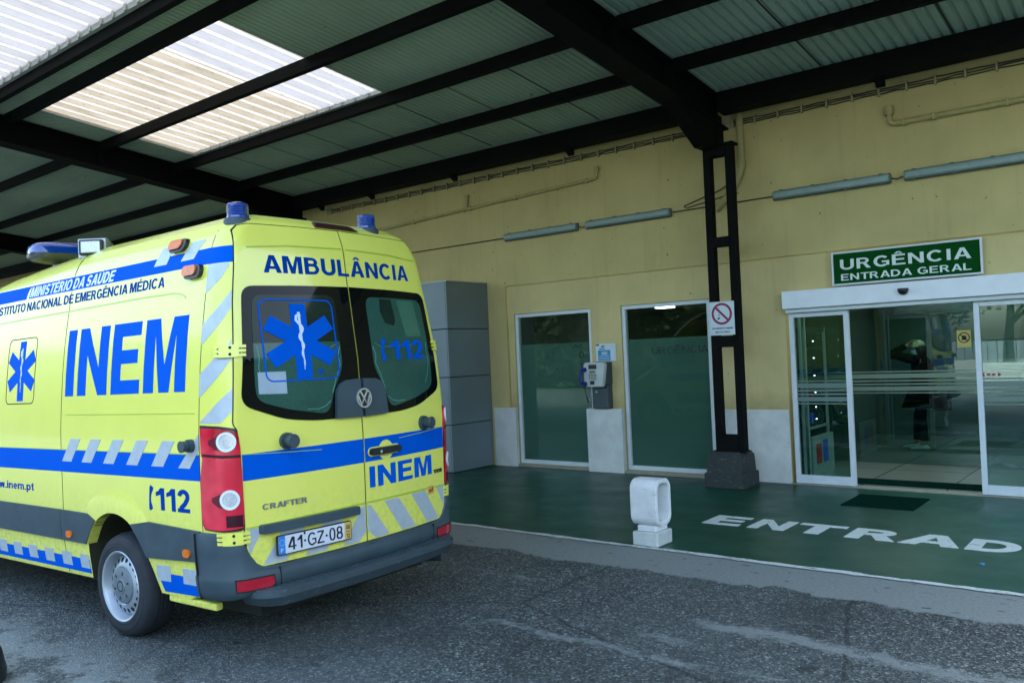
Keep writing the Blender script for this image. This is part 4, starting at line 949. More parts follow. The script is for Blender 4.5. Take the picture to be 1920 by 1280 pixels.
bm = NBM(); tube(bm, bend([(-.10, 0, .23), (-.06, -.02, .55), (.08, .02, .55), (.10, 0, .23)], .1), .012, 8); obj('strap', bm, M['coat'], hb, 50)

# ------------------------------------------------------------------ trees across the road, seen in the glass
def tree(x, y, h, lab, seed, leaf):
    random.seed(seed); t = thing('tree', lab, 'tree', (x, y, 0), 'trees across the car park')
    bm = NBM(); top = Vector((random.uniform(-.3, .3), random.uniform(-.3, .3), h*.55))
    tube(bm, [(0, 0, -.05), (0.03, 0, h*.18), tuple(top*.65), tuple(top)], [.26, .18, .13, .06], 10); tips = []
    for k in range(9):
        a = random.uniform(0, 6.28); s = top*random.uniform(.5, .95); e = s+Vector((math.cos(a)*h*.27, math.sin(a)*h*.27, random.uniform(.1, .3)*h)); mid = (s+e)/2+Vector((0, 0, .25))
        tube(bm, [tuple(s), tuple(mid), tuple(e)], [.08, .05, .02], 6); tips += [mid, e, (mid+e)/2]
    obj('trunk', bm, M['bark'], t, 60)
    bm = NBM(); cl = [tp+Vector((random.gauss(0, .5), random.gauss(0, .5), random.gauss(.1, .4))) for tp in tips for _ in range(2)]
    for c in cl:
        rr = random.uniform(.5, 1.0)
        for _ in range(95):
            p = c+Vector((random.gauss(0, 1), random.gauss(0, 1), random.gauss(0, .8)))*rr*.55; s = random.uniform(.06, .13)
            q = Vector((random.gauss(0, 1), random.gauss(0, 1), random.gauss(0, 1))).normalized().to_track_quat('Z', 'Y')
            bm.faces.new([bm.verts.new(p+q @ Vector((a*s, b*s*.55, 0))) for a, b in ((-1, 0), (0, -1), (1, 0), (0, 1))])
    obj('crown', bm, M[leaf], t, recalc=False)
for a in ((-9.0, -16, 6.5, 'round green tree across the road next to the tall hedge', 1, 'leaf'), (-5.6, -17.5, 7.5, 'tall pale green tree across the road, second from the hedge', 2, 'leaf2'), (-2.0, -16, 6.4, 'broad green tree across the road, third from the hedge', 3, 'leaf'), (2.5, -18, 7.2, 'loose pale green tree across the road, farthest from the hedge', 4, 'leaf2')): tree(*a)
hg = thing('added_hedge', 'long tall dark hedgerow added across the road to darken the window reflections', 'added_hedge', (-27, -13.5, 0))  # unseen, added to darken the window reflections and tone down the van side
bm = NBM(); random.seed(11)
for k in range(9000):
    x, z = random.uniform(-16, 16), random.uniform(0, 5.4); z *= random.uniform(.86, 1.0); y = random.uniform(-.25, .35)+.25*math.sin(x*1.7)*math.sin(z*2.1); s_ = random.uniform(.10, .22)
    q = Vector((random.gauss(0, 1), random.gauss(0, 1), random.gauss(0, 1))).normalized().to_track_quat('Z', 'Y')
    bm.faces.new([bm.verts.new(Vector((x, y+1.0, z))+q @ Vector((a_*s_, b_*s_*.6, 0))) for a_, b_ in ((-1, 0), (0, -1), (1, 0), (0, 1))])
obj('leaves', bm, M['leaf'], hg, recalc=False)
bm = NBM(); box(bm, -16, 16, -.8, .75, 0, 5.0, .3); obj('added_hedge_core', bm, M['leaf'], hg)
h2 = hg.copy(); C.objects.link(h2); h2.location = (27, 8, 0); h2.rotation_euler = (0, 0, R(90)); h2.scale = (1, 1, 1.9); hg.scale = (1, 1, 1.35); h2['label'] = 'tall dark hedgerow added beyond the hospital front to darken the ambulance rear glass'  # unseen copy, added to darken the reflection in the ambulance rear window
for ch in list(hg.children):
    c = ch.copy(); C.objects.link(c); c.parent = h2
gw = thing('garden_wall', 'low pale wall with metal railing across the road behind the camera', 'wall', (0, -13, 0))
bm = NBM(); box(bm, -10.5, 22, -.12, .12, 0, .75, .01); obj('wall_base', bm, M['dado'], gw)
bm = NBM()
for i in range(108): box(bm, -10.4+i*.3, -10.38+i*.3, -.01, .01, .75, 1.55)
box(bm, -10.4, 22, -.015, .015, 1.53, 1.57); obj('railing', bm, M['steel'], gw)

# ------------------------------------------------------------------ ambulance (local frame: x to the rear, y to its right, z up, origin under the rear axle)
AW = Vector((-5.591, 2.717, 0)); al, be = .0343, .0149
sx = Vector((math.cos(al)*math.cos(be), math.sin(al)*math.cos(be), math.sin(be))); ty = Vector((-math.sin(al), math.cos(al), 0)); uz = sx.cross(ty)
am = thing('ambulance', 'fluorescent yellow ambulance van with blue stripes and INEM lettering parked under the canopy', 'ambulance')
mm = Matrix((sx, ty, uz)).transposed().to_4x4(); mm.translation = AW+ty; am.matrix_world = mm
PROF=[(.95,.28),(.975,.45),(.993,.6),(1.0,.85),(1.0,1.2),(.996,1.4),(.983,1.6),(.966,1.8),(.943,2.0),(.912,2.2),(.877,2.4),(.843,2.545),(.81,2.62),(.763,2.685),(.67,2.742),(.55,2.775),(.35,2.795),(.12,2.80)]
def lerp_tab(x,xs,ys):
    if x<=xs[0]: return ys[0]
    for i in range(1,len(xs)):
        if x<=xs[i]:
            t=(x-xs[i-1])/(xs[i]-xs[i-1]); return ys[i-1]+t*(ys[i]-ys[i-1])
    return ys[-1]
HZ=[p[1] for p in PROF]; HWS=[p[0] for p in PROF]
def hw(z): return lerp_tab(z,HZ,HWS)
RZ=[0,.3,1.3,1.45,1.7,1.8,2.29,2.5,2.56,2.69,2.745,2.775,2.795,2.80]; RS=[1.285,1.285,1.298,1.29,1.282,1.277,1.217,1.196,1.187,1.14,1.06,.93,.65,.4]
BUL=.11; CB=.10; LC=.27
def rearx(y,z): return lerp_tab(z,RZ,RS)-BUL*y*y
def corner(v,z,off=0.0):
    h=hw(z); cb=min(CB,h*.5); yb=-(h-cb); bx=rearx(yb,z); cx=bx-2*BUL*(h-cb)*cb; ax=min(.95,cx-.12)
    x=(1-v)**2*ax+2*v*(1-v)*cx+v*v*bx; y=(1-v)**2*-h+2*v*(1-v)*-h+v*v*yb
    tx=2*(1-v)*(cx-ax)+2*v*(bx-cx); ty=2*v*(yb+h)
    l=math.hypot(tx,ty) or 1
    return (x+off*ty/l, y-off*tx/l, z)
def omap(u,z,off=0.0):
    if u<0: return (.95+u,-(hw(z)+off),z)
    if u<=LC: return corner(u/LC,z,off)
    y=-(hw(z)-CB)+(u-LC); return (rearx(y,z)+off,y,z)

def rmap(y, z, off=0.0):
    h = hw(z); cb = min(CB, h*.5)
    if abs(y) <= h-cb: return (rearx(y, z)+off, y, z)
    s = -1 if y < 0 else 1; lo, hi = 0.0, 1.0
    for _ in range(24):
        m_ = (lo+hi)/2
        if corner(m_, z)[1] < -abs(y): lo = m_
        else: hi = m_
    p = corner((lo+hi)/2, z, off); return (p[0], -s*p[1], p[2])
def smap(s, z, off=0.0): return (s, -(hw(z)+off), z)
def smap_r(s, z, off=0.0): return (s, hw(z)+off, z)
def omap_r(u, z, off=0.0):
    p = omap(u, z, off); return (p[0], -p[1], p[2])
XFZ = [.28, .35, .5, .8, .95, 1.10, 1.22, 1.35, 1.6, 1.9, 2.2, 2.4, 2.55, 2.65, 2.72, 2.77, 2.795, 2.80]; XFX = [-4.60, -4.72, -4.78, -4.80, -4.76, -4.55, -4.10, -3.92, -3.72, -3.48, -3.20, -2.95, -2.70, -2.45, -2.15, -1.75, -1.2, -.9]
def xf(z): return lerp_tab(z, XFZ, XFX)
def outline(z):
    h = hw(z); P = []; f = xf(z); fc = min(.30, h*.6)
    for i in range(7):                                    # front half from the middle to the corner
        y = -(h-fc)*i/6; P.append((f+.10*(y/h)**2, y))
    bx = f+.10*((h-fc)/h)**2
    for i in range(1, 8):
        t = i/7; P.append(((1-t)**2*bx+2*t*(1-t)*(bx+.03)+t*t*(bx+fc*1.1), (1-t)**2*-(h-fc)+2*t*(1-t)*-h+t*t*-h))
    x0 = P[-1][0]; c0 = corner(0, z)[0]
    for i in range(1, 26): P.append((x0+(c0-x0)*i/25, -h))
    for i in range(1, 13): p = corner(i/12, z); P.append((p[0], p[1]))
    yb = P[-1][1]
    for i in range(1, 13): y = yb*(1-i/12); P.append((rearx(y, z), y))
    return P+[(x, -y) for x, y in P[-2:0:-1]]
def drop(x, z):
    t = max(0, min(1, (z-2.45)/.3)); return min(.14, .052*max(0, -.6-x))*t*t*(3-2*t)
ZL_ = sorted({*[z for z in HZ if z > .4], *[z for z in RZ if z > .4 and z < 2.8], .362, .38, .42, .5, .6, .75, .9, 1.05, 1.2, 1.3, 1.4, 1.5, 1.6, 1.7, 1.8, 1.9, 2.0, 2.1, 2.2, 2.29, 2.4, 2.47, 2.545, 2.585, 2.62, 2.655, 2.685, 2.715, 2.742, 2.76, 2.775, 2.787, 2.795, 2.80})
bm = NBM(); rows = []
def lift(x, z): return .095*max(0, min(1, (x-.86)/.06))*max(0, 1-(z-.362)/.25)
for z in ZL_: rows.append([bm.verts.new((x, y, z-drop(x, z)+lift(x, z))) for x, y in outline(z)])
n = len(rows[0])
for a, b_ in zip(rows, rows[1:]):
    for i in range(n): bm.faces.new((a[i], a[(i+1) % n], b_[(i+1) % n], b_[i]))
bm.faces.new(rows[0][::-1]); bm.faces.new(rows[-1])
body = obj('body', bm, [M['yellow'], M['well']], am, 38)
AX1, AX0, WZ = -.09, -3.755, .345
ARCH0 = [(-.52, .15), (-.475, .362), (-.456, .608), (-.38, .715), (-.308, .783), (-.2, .832), (-.1, .848), (.02, .836), (.137, .786), (.243, .680), (.313, .579), (.405, .37), (.45, .15)]
def smooth_pts(P, k=4):
    o = []
    for i in range(len(P)-1):
        p0, p1, p2, p3 = P[max(i-1, 0)], P[i], P[i+1], P[min(i+2, len(P)-1)]
        for j in range(k):
            t = j/k; o.append(tuple(.5*(2*b+(c-a)*t+(2*a-5*b+4*c-d)*t*t+(3*b-a-3*c+d)*t**3) for a, b, c, d in zip(p0, p1, p2, p3)))
    return o+[P[-1]]
ARCH = smooth_pts(ARCH0)
cuts = []
for ox, oz in ((0, 0), (AX0-AX1, .056)):
    for s in (-1, 1):
        c = NBM(); prism(c, [(x+ox, z+oz) for x, z in ARCH], lambda x, z: (x, s*1.2, z), lambda x, z: (x, s*.60, z)); co = obj('tmp_cut', c, M['well']); cuts.append(co)
for co in cuts:
    md = body.modifiers.new('b', 'BOOLEAN'); md.operation = 'DIFFERENCE'; md.object = co; md.solver = 'EXACT'; co.parent = am
bpy.context.view_layer.update()
dg = bpy.context.evaluated_depsgraph_get(); nm = bpy.data.meshes.new_from_object(body.evaluated_get(dg)); body.modifiers.clear(); old = body.data; body.data = nm; bpy.data.meshes.remove(old)
for co in cuts: bpy.data.objects.remove(co)
if len(nm.materials) < 2: nm.materials.clear(); nm.materials.append(M['yellow']); nm.materials.append(M['well'])
for p in nm.polygons:
    c = p.center; p.material_index = 1 if (abs(c.y) < hw(c.z)-.012 and c.z < .86 and (abs(c.x-AX1) < .56 or abs(c.x-AX0) < .56) and c.z > .366 and abs(c.y) > .55) else 0
nm.set_sharp_from_angle(angle=R(38))
bm = NBM(); box(bm, -4.3, 1.10, -.72, .72, .24, .36); box(bm, -.2, .02, -.72, .72, .25, .32)
obj('underbody', bm, M['under'], am)

ST = (.10, .05)
def dec(name, shapes, mp, m, off=.0016, step=ST, parent=None, smooth=30, label=None, base=-.002):
    if len(shapes) > 1 and name in ('reflective_patch', 'blue_stripe', 'panel_seam', 'body_crease', 'film_scratch', 'door_crease', 'bumper_seam', 'door_seal'):
        for sh in shapes: o = dec(name, [sh], mp, m, off, step, parent, smooth, label, base)
        return o
    bm = NBM(); drape(bm, shapes, mp, off, step, base); o = obj(name, bm, M[m] if isinstance(m, str) else m, parent or am, smooth)
    if label: o['label'] = label
    return o
def both(name, shapes, m, off=.0016, step=ST, **k):
    for f in (smap, smap_r): dec(name, shapes, f, m, off, step, **k)
def rect(a, b_, c, d): return [(a, c), (b_, c), (b_, d), (a, d)]
def para(s, w, z0, z1, sh): return [(s, z0), (s+w, z0), (s+w+sh, z1), (s+sh, z1)]
def rc(P, r, n=5):
    o = []
    for i in range(len(P)):
        a, b_, c = Vector(P[i-1]), Vector(P[i]), Vector(P[(i+1) % len(P)])
        l1, l2 = (a-b_).length, (c-b_).length; d1, d2 = (a-b_)/l1, (c-b_)/l2; q = min(r, l1*.48, l2*.48)
        for k in range(n+1):
            t = k/n; v = (1-t)**2*(b_+d1*q)+2*t*(1-t)*b_+t*t*(b_+d2*q); o.append((v.x, v.y))
    return o
# upper and lower blue bands on both flanks
both('blue_stripe', [[(-2.55, 2.418), (-1.545, 2.422), (-1.54, 2.46), (-1.525, 2.495), (-1.49, 2.524), (-2.45, 2.524)], [(-1.505, 2.423), (.95, 2.423), (.95, 2.526), (-1.48, 2.524)]], 'blue')
both('blue_stripe', [rect(-3.3, .948, 1.103, 1.259)], 'blue', .0016)
dec('blue_stripe', [rect(0, .20, 2.42, 2.524)], omap, 'blue', step=(.03, .03)); dec('blue_stripe', [rect(0, .20, 2.42, 2.524)], omap_r, 'blue', step=(.03, .03))
both('reflective_patch', [para(.31, .150, 2.474, 2.592, .062), para(.625, .145, 2.474, 2.592, .092)]+[para(s, .138, 1.178, 1.341, .136) for s in (-.780, -.493, -.194, .108, .414)]+[[(.721, 1.175), (.845, 1.175), (.948, 1.29), (.948, 1.385)]], 'refl', .0026)
both('blue_stripe', [rect(-3.2, -.482, .392, .492)], 'blue', .0016)
both('reflective_patch', [rect(s, s+.138, .425, .524) for s in (-3.03, -2.76, -2.49, -2.22, -1.945, -1.68, -1.42, -1.15, -.88)]+[rect(-.612, -.487, .425, .524)], 'refl', .0026)
for mp in (omap, omap_r):
    dec('reflective_patch', [[(.001, 2.238), (.11, 2.324), (.172, 2.398), (.16, 2.417), (.001, 2.417)], [(.001, 1.922), (.09, 2.01), (.205, 2.137), (.203, 2.246), (.10, 2.14), (.001, 2.047)], [(.001, 1.602), (.118, 1.725), (.214, 1.83), (.212, 1.945), (.11, 1.855), (.001, 1.746)], [(.001, 1.452), (.135, 1.447), (.225, 1.521), (.222, 1.652), (.11, 1.565)]], mp, 'refl', .0018, (.02, .03))
# lettering on the flanks (mirrored for the far side so that it still reads)
def flank_text(shapes, m, off=.0017):
    dec('lettering', shapes, smap, m, off); ctr = -.0
    dec('lettering', [([(-p[0]-1.2, p[1]) for p in V], [f[::-1] for f in Fc]) for V, Fc in shapes], lambda s, z, o: (-s-1.2 if False else s, hw(z)+o, z), m, off) if False else None
flank_text([text2d('INEM', -.743, .797, 1.644, .476, .038, 0, .92)], 'blue')
flank_text([text2d('MINISTÉRIO DA SAÚDE', -1.485, -.185, 2.432, .080, .034, .22, .9)], 'wtext', .0026)
flank_text([text2d('INSTITUTO NACIONAL DE EMERGÊNCIA MÉDICA', -2.115, .470, 2.325, .068, .028, 0, .85)], 'blue_l')
flank_text([text2d('www.inem.pt', -2.06, -1.252, .942, .058, .022)], 'blue_l')
flank_text([text2d('112', .45, .828, .903, .140, .030)], 'blue_l')
def handset2d(cx, z0, h, k=1):
    pts = []
    for i in range(9):
        t = i/8; pts.append((cx+.10*h*(1-(2*t-1)**2)*-1.2+.0*t, z0+h*t))
    w = [.34*h, .36*h, .24*h, .19*h, .18*h, .19*h, .24*h, .36*h, .34*h]; return line2d([(x+k*.10*h*(t_[1]-z0)/h, z) for (x, z), t_ in zip(pts, pts)], [x*.75 for x in w])
dec('handset_symbol', [handset2d(.392, .900, .150)], smap, 'blue_l', .0017)
def star2d(cx, cz, hgt, wid):
    """six armed star of life outline"""
    a = hgt*.5; w = a*.215; P = []
    for k in range(6):
        t = R(90-60*k); d = (math.cos(t), math.sin(t)); p = (-d[1], d[0])
        P += [(d[0]*a+p[0]*w, d[1]*a+p[1]*w), (d[0]*a-p[0]*w, d[1]*a-p[1]*w)]
        t2 = R(90-60*k-30); P.append((math.cos(t2)*w*2, math.sin(t2)*w*2))
    sxx = wid/hgt*1.12
    # order: each arm outer left, outer right, then the notch
    return [(cx+x*sxx, cz+z) for x, z in P]
def staff2d(cx, z0, z1, wob):
    h = z1-z0; st = line2d([(cx, z0+h*i/10) for i in range(11)], [.012*h+.040*h*i/10 for i in range(11)])
    sn = []
    for i in range(37):
        t = i/36; sn.append((cx+wob*math.sin(t*5*math.pi+.4)*(.25+.75*t), z0+h*(.06+.74*t)))
    sn += [(cx-wob*1.5, z0+h*.86), (cx-wob*1.2, z0+h*.93), (cx-wob*.3, z0+h*.955), (cx+wob*.5, z0+h*.92)]
    return [st, line2d(sn, [.012*h+.038*h*min(1, i/26) for i in range(len(sn))])]
def star_poly(cx, cz, hgt, wid):
    P = star2d(cx, cz, hgt, wid); return (P+[(cx, cz)], [(i, (i+1) % len(P), len(P)) for i in range(len(P))])
def frame2d(x0, x1, z0, z1, r, w):
    A = rpoly(x0, x1, z0, z1, r); B = rpoly(x0+w, x1-w, z0+w, z1-w, r-w); n_ = len(A)
    return (A+B, [(i, (i+1) % n_, n_+(i+1) % n_, n_+i) for i in range(n_)])
se = dec('star_emblem', [star_poly(-1.475, 1.853, .463, .43)], smap, 'blue', .0017)
dec('snake_staff', staff2d(-1.475, 1.69, 2.03, .014), smap, 'wtext', .0026, parent=se); dec('emblem_frame', [frame2d(-1.725, -1.238, 1.598, 2.110, .05, .007)], smap, 'seam', .0017, parent=se)
# seams and creases
both('panel_seam', [rect(-.797, -.791, .83, 2.70), rect(-.816, -.810, .37, .83), rect(.949, .954, .80, 2.64)], 'seam', .0012, (0, .05))
both('body_crease', [line2d([(-2.9, 2.245), (-1.4, 2.262), (.2, 2.276), (.60, 2.272), (.70, 2.255), (.74, 2.23)], .010), line2d([(-.72, 1.512), (.90, 1.510)], .006)], 'crease', .0022, (.1, 0))
both('body_crease', [line2d([(-3.2, 1.262), (.948, 1.264)], .006)], 'crease', .0022, (.1, 0))
# wheel arch flares and slate lower trim
for ox, oz in ((0, 0), (AX0-AX1, .056)):
    ar = smooth_pts(ARCH0[2:10], 3); out_ = smooth_pts([(-.60, .74), (-.47, .87), (-.36, .945), (-.22, .995), (-.04, 1.012), (.13, .985), (.26, .905), (.355, .815)], 3)
    V = [(x+ox, z+oz) for x, z in ar]+[(x+ox, z+oz) for x, z in out_]; k = len(ar)
    bm = NBM()
    for mp in (smap, smap_r):
        bm = NBM(); t = [[mp(x, z, .012) for x, z in V[:k]], [mp(x, z, .011) for x, z in [((a[0]*.45+b_[0]*.55), (a[1]*.45+b_[1]*.55)) for a, b_ in zip(V[:k], V[k:])]], [mp(x, z, -.001) for x, z in V[k:]]]
        inn = [(p[0], p[1]*.93, p[2]) for p in t[0]]
        rws = [[bm.verts.new(p) for p in rw] for rw in (inn, *t)]
        for a, b_ in zip(rws, rws[1:]):
            for i in range(k-1): bm.faces.new((a[i], a[i+1], b_[i+1], b_[i]))
        obj('wheel_flare', bm, M['yellow'], am, 50)
TRIM = [[(-3.10, .625), (-.816, .612), (-.816, .828), (-3.10, .842)], [(-.810, .611), (-.462, .609), (-.445, .635), (-.385, .715), (-.318, .783), (-.42, .824), (-.810, .828)],
        [(.142, .790), (.247, .684), (.322, .588), (.864, .613), (.905, .640), (.935, .800), (.352, .820)]]
both('side_trim', [TRIM[0]], 'trim', .018, (.1, .06), smooth=35); both('side_trim', [TRIM[1]], 'trim', .018, (.1, .06), smooth=35); both('side_trim', [TRIM[2]], 'trim', .018, (.1, .06), smooth=35)
both('blue_stripe', [[(.452, .378), (.86, .392), (.862, .505), (.395, .500)]], 'blue', .0016)
both('reflective_patch', [[(.385, .446), (.543, .450), (.560, .552), (.400, .548)], [(.685, .455), (.835, .457), (.85, .556), (.70, .555)]], 'refl', .0026)
for y0, y1 in ((-.955, -.90), (.90, .955)): bm = NBM(); box(bm, .47, .98, y0, y1, .315, .361, .012); obj('sill_lip', bm, M['yellow'], am)
# side markers, roof side lights, door buffers
def rlamp(name, s, z, w, h, m, sd, d=.03, lab=None):
    mp = smap if sd < 0 else smap_r
    o = dec(name, [rpoly(s-w/2, s+w/2, z-h/2, z+h/2, h*.45)], mp, m, d, (.04, .02), smooth=50); return o
for sd in (-1, 1):
    for s, z, d in ((.575, 2.590, .04), (.800, 2.395, .04)):
        hs = rlamp('side_light', s+.012, z-.008, .175, .085, 'black', sd, .030)
        o = dec('lens', [rpoly(s-.085, s+.060, z-.030, z+.034, .03)], smap if sd < 0 else smap_r, 'orange' if z > 2.5 else 'amber', .040, (.03, .02), parent=hs, smooth=50)
    for s, z in ((-.689, .662), (.795, .660)): rlamp('side_marker', s, z, .075, .048, 'orange', sd, .030)
    bm = NBM(); y = sd*hw(1.315); cyl(bm, (.872, y, 1.315), (.872, y+sd*.03, 1.315), .040, .040, 18); cyl(bm, (.872, y+sd*.03, 1.315), (.872, y+sd*.075, 1.315), .030, .036, 18); obj('door_buffer', bm, M['trim'], am, 40)

# rear corners: tail lamps, hinges
for mp, sd in ((omap, -1), (omap_r, 1)):
    LP = [(.012, 1.438), (.13, 1.430), (.235, 1.414), (.262, 1.395), (.272, 1.36), (.280, 1.25), (.284, 1.10), (.286, .90), (.280, .818), (.26, .808), (.13, .806), (.022, .815), (.008, .85), (.006, 1.05), (.006, 1.10), (.022, 1.24), (.014, 1.27)]
    lb = dec('tail_lamp', [LP], mp, 'black', .008, (.03, .05), smooth=45)
    ins = [(.023, 1.422), (.13, 1.416), (.228, 1.401), (.250, 1.385), (.260, 1.36), (.268, 1.25), (.272, 1.10), (.273, .90), (.269, .828), (.13, .818), (.031, .825), (.019, .86), (.017, 1.05), (.017, 1.10), (.032, 1.24), (.025, 1.27)]
    dec('red_lens', [ins], mp, 'lampred', .020, (.03, .04), parent=lb, smooth=50)
    dec('lens_divider', [line2d([(.034, 1.262), (.15, 1.252), (.266, 1.250)], .016)], mp, 'darkred', .0225, (.03, 0), parent=lb)
    dec('dark_lens', [rect(.165, .268, .836, .905)], mp, 'darkred', .0225, (.03, .03), parent=lb)
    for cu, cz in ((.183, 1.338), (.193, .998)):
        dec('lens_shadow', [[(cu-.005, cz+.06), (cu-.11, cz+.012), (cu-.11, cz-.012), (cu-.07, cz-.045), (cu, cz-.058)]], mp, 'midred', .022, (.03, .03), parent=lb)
        dec('reversing_lamp', [ring2d(cu, cz, .043, .058, 36)], mp, 'white', .030, (.02, .02), parent=lb); dec('lamp_lens', [circ(cu, cz, .045, None, 36)], mp, 'lens', .026, (.015, .015), parent=lb, smooth=60)
    for z in (1.874, .766):
        bm = NBM(); drape(bm, [rect(.135, .262, z-.038, z+.038)], mp, .024, (.02, 0), -.002)
        for k in (-1, 0, 1): drape(bm, [rect(.105, .137, z+k*.026-.009, z+k*.026+.009), rect(.26, .300, z+k*.026-.009, z+k*.026+.009)], mp, .027, (.02, 0), 0)
        h_ = obj('door_hinge', bm, M['yellow'], am, 40)
        bm = NBM(); drape(bm, [circ(.205, z+.02, .009, None, 12), circ(.205, z-.02, .009, None, 12)], mp, .0265, None, .02); obj('hinge_bolt', bm, M['seam'], h_)
        bm = NBM(); drape(bm, [rect(.115, .130, z-.03, z+.03), rect(.268, .278, z-.03, z+.03)], mp, .012, None, 0); obj('hinge_pin', bm, M['seam'], h_)

# rear doors
def door_poly(s):
    P = [(.006, .575), (.78, .575), (.825, .585), (.862, .625), (.880, .70), (.886, .80), (.892, 1.10), (.896, 1.25), (.900, 1.34), (.905, 1.405), (.918, 1.43), (.920, 1.45), (.893, 1.80), (.851, 2.17), (.820, 2.37), (.795, 2.545), (.778, 2.62), (.745, 2.655), (.69, 2.667), (.35, 2.672), (.006, 2.674)]
    return [(s*y, z) for y, z in P]
gp = []
for s in (-1, 1):
    dp = door_poly(s); cx = s*.45; cz = 1.6
    big = [(y+(.006 if y*s > .3 else 0)*s*1.0, z+(.006 if z > 2.6 else (-.006 if z < .72 else 0))) for y, z in dp]; big = [(y if abs(y) > .02 else 0.0, z) for y, z in big]
    gp.append(big)
dec('door_seal', gp, rmap, 'seam', .0035, (.04, .03))
DO_ = .010
WINP = [(.007, 2.284)]+rc([(.007, 2.284), (.40, 2.280), (.800, 2.270), (.825, 2.02), (.850, 1.78), (.876, 1.545), (.60, 1.440), (.385, 1.413), (.182, 1.411), (.007, 1.408)], .075, 6)[6:-6]+[(.007, 1.408)]
GLS = rc([(.140, 2.222), (.745, 2.216), (.765, 2.02), (.785, 1.72), (.782, 1.565), (.58, 1.500), (.280, 1.445), (.215, 1.62), (.142, 1.735), (.141, 1.95)], .07, 6)
def clipz(P, z, keep_low):
    o = []
    for (a, b_) in zip(P, P[1:]+P[:1]):
        ia = (a[1] <= z) == keep_low; ib = (b_[1] <= z) == keep_low
        if ia: o.append(a)
        if ia != ib: t = (z-a[1])/(b_[1]-a[1]); o.append((a[0]+t*(b_[0]-a[0]), z))
    return o
CH = [[(.010, .812), (.041, .806), (.209, .582), (.077, .582), (.010, .640)], [(.171, .814), (.318, .811), (.500, .582), (.343, .582)], [(.459, .814), (.621, .814), (.785, .582), (.633, .582)], [(.769, .816), (.880, .812), (.872, .69), (.864, .660)]]
doors = {}
for s in (-1, 1):
    mir = lambda P: [(s*y, z) for y, z in P]
    d = dec('rear_door', [door_poly(s)], rmap, 'yellow', DO_, (.05, .03), smooth=40); doors[s] = d
    w_ = dec('rear_window', [mir(WINP)], rmap, 'vglass', DO_+.006, (.05, .03), parent=d, smooth=40, base=DO_-.002)
    dec('frosted_glass', [mir(clipz(GLS, 1.915, True))], rmap, 'frost', DO_+.0085, (.05, .03), parent=d, smooth=40, base=DO_+.004)
    dec('clear_glass', [mir(clipz(GLS, 1.915, False))], rmap, 'clearback' if s < 0 else 'frost', DO_+.0085, (.05, .03), parent=d, smooth=40, base=DO_+.004)
    sc = [line2d(mir([(.752, 1.90), (.745, 1.83), (.755, 1.76), (.74, 1.68), (.70, 1.60)]), .004), line2d(mir([(.15, 1.88), (.17, 1.82), (.16, 1.76), (.20, 1.68), (.24, 1.58)]), .005), line2d(mir([(.26, 1.53), (.30, 1.50), (.36, 1.485), (.44, 1.49)]), .004), line2d(mir([(.17, 1.90), (.24, 1.87), (.32, 1.875), (.6, 1.88)]), .0025)]
    dec('film_scratch', sc, rmap, 'scratch', DO_+.0095, (.06, .05), parent=d, base=DO_+.006)
    dec('blue_stripe', [mir(rect(.007, .891, 1.098, 1.256))], rmap, 'blue', DO_+.0014, (.05, .05), parent=d, base=DO_-.002)
    dec('reflective_patch', [mir(P) for P in CH], rmap, 'refl', DO_+.0014, (.05, .05), parent=d, base=DO_-.002)
    dec('door_crease', [line2d(mir([(.01, .828), (.45, .826), (.884, .815)]), .012), line2d(mir([(.02, 2.545), (.45, 2.538), (.74, 2.515)]), .010), line2d(mir([(.35, 1.225), (.6, 1.238), (.885, 1.256)]), .004)], rmap, 'crease', DO_+.0026, (.06, 0), parent=d, base=DO_-.002)
    bx = s*.615+.015; bz = 1.308; x0 = rearx(bx, bz)+DO_; nb_ = Vector((1, 2*BUL*bx, 0)).normalized(); p = Vector((x0, bx, bz))
    bm = NBM(); cyl(bm, p, p+nb_*.025, .052, .05, 24); cyl(bm, p+nb_*.025, p+nb_*.085, .036, .043, 24); cyl(bm, p+nb_*.085, p+nb_*.092, .043, .036, 24); obj('door_buffer', bm, M['trim'], d, 40)
    bm = NBM(); drape(bm, [mir([(.012, 1.406), (.232, 1.412), (.215, 1.59), (.185, 1.635), (.13, 1.657), (.012, 1.662)])], rmap, DO_+.030, (.04, .04), DO_); obj('emblem_cover', bm, M['trim'], d, 40)
dec('painted_reflection', [[(-.765, 1.605), (-.577, 1.597), (-.578, 1.735), (-.764, 1.737)]], rmap, 'pale_refl', DO_+.0105, (.05, .05), parent=doors[-1], base=DO_+.006)  # pale reflection in the left glass, painted as a flat patch
dec('inside_panel', [[(.46, 2.205), (.655, 2.205), (.70, 1.945), (.52, 1.945)]], rmap, 'inside_green', DO_+.0098, (.05, .05), parent=doors[1], base=DO_+.006)
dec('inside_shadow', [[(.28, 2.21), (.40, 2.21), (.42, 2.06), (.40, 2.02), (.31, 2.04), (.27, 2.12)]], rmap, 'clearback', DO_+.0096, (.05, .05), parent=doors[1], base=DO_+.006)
se = dec('star_emblem', [star_poly(-.442, 1.923, .476, .47)], rmap, 'blue', DO_+.012, (.04, .04), parent=doors[-1], base=DO_+.006)
dec('snake_staff', staff2d(-.440, 1.742, 2.108, .017), rmap, 'wtext', DO_+.014, (.05, .05), parent=doors[-1], base=DO_+.010)
dec('emblem_frame', [frame2d(-.716, -.170, 1.672, 2.190, .055, .009), ring2d(-.32, 1.722, .017, .021, 24), text2d('R', -.327, -.313, 1.712, .02, .0)], rmap, 'blue', DO_+.012, (.05, .05), parent=doors[-1], base=DO_+.006)
dec('lettering', [text2d('112', .325, .700, 1.778, .138, .03)], rmap, 'blue', DO_+.012, (.05, .05), parent=doors[1], base=DO_+.006)
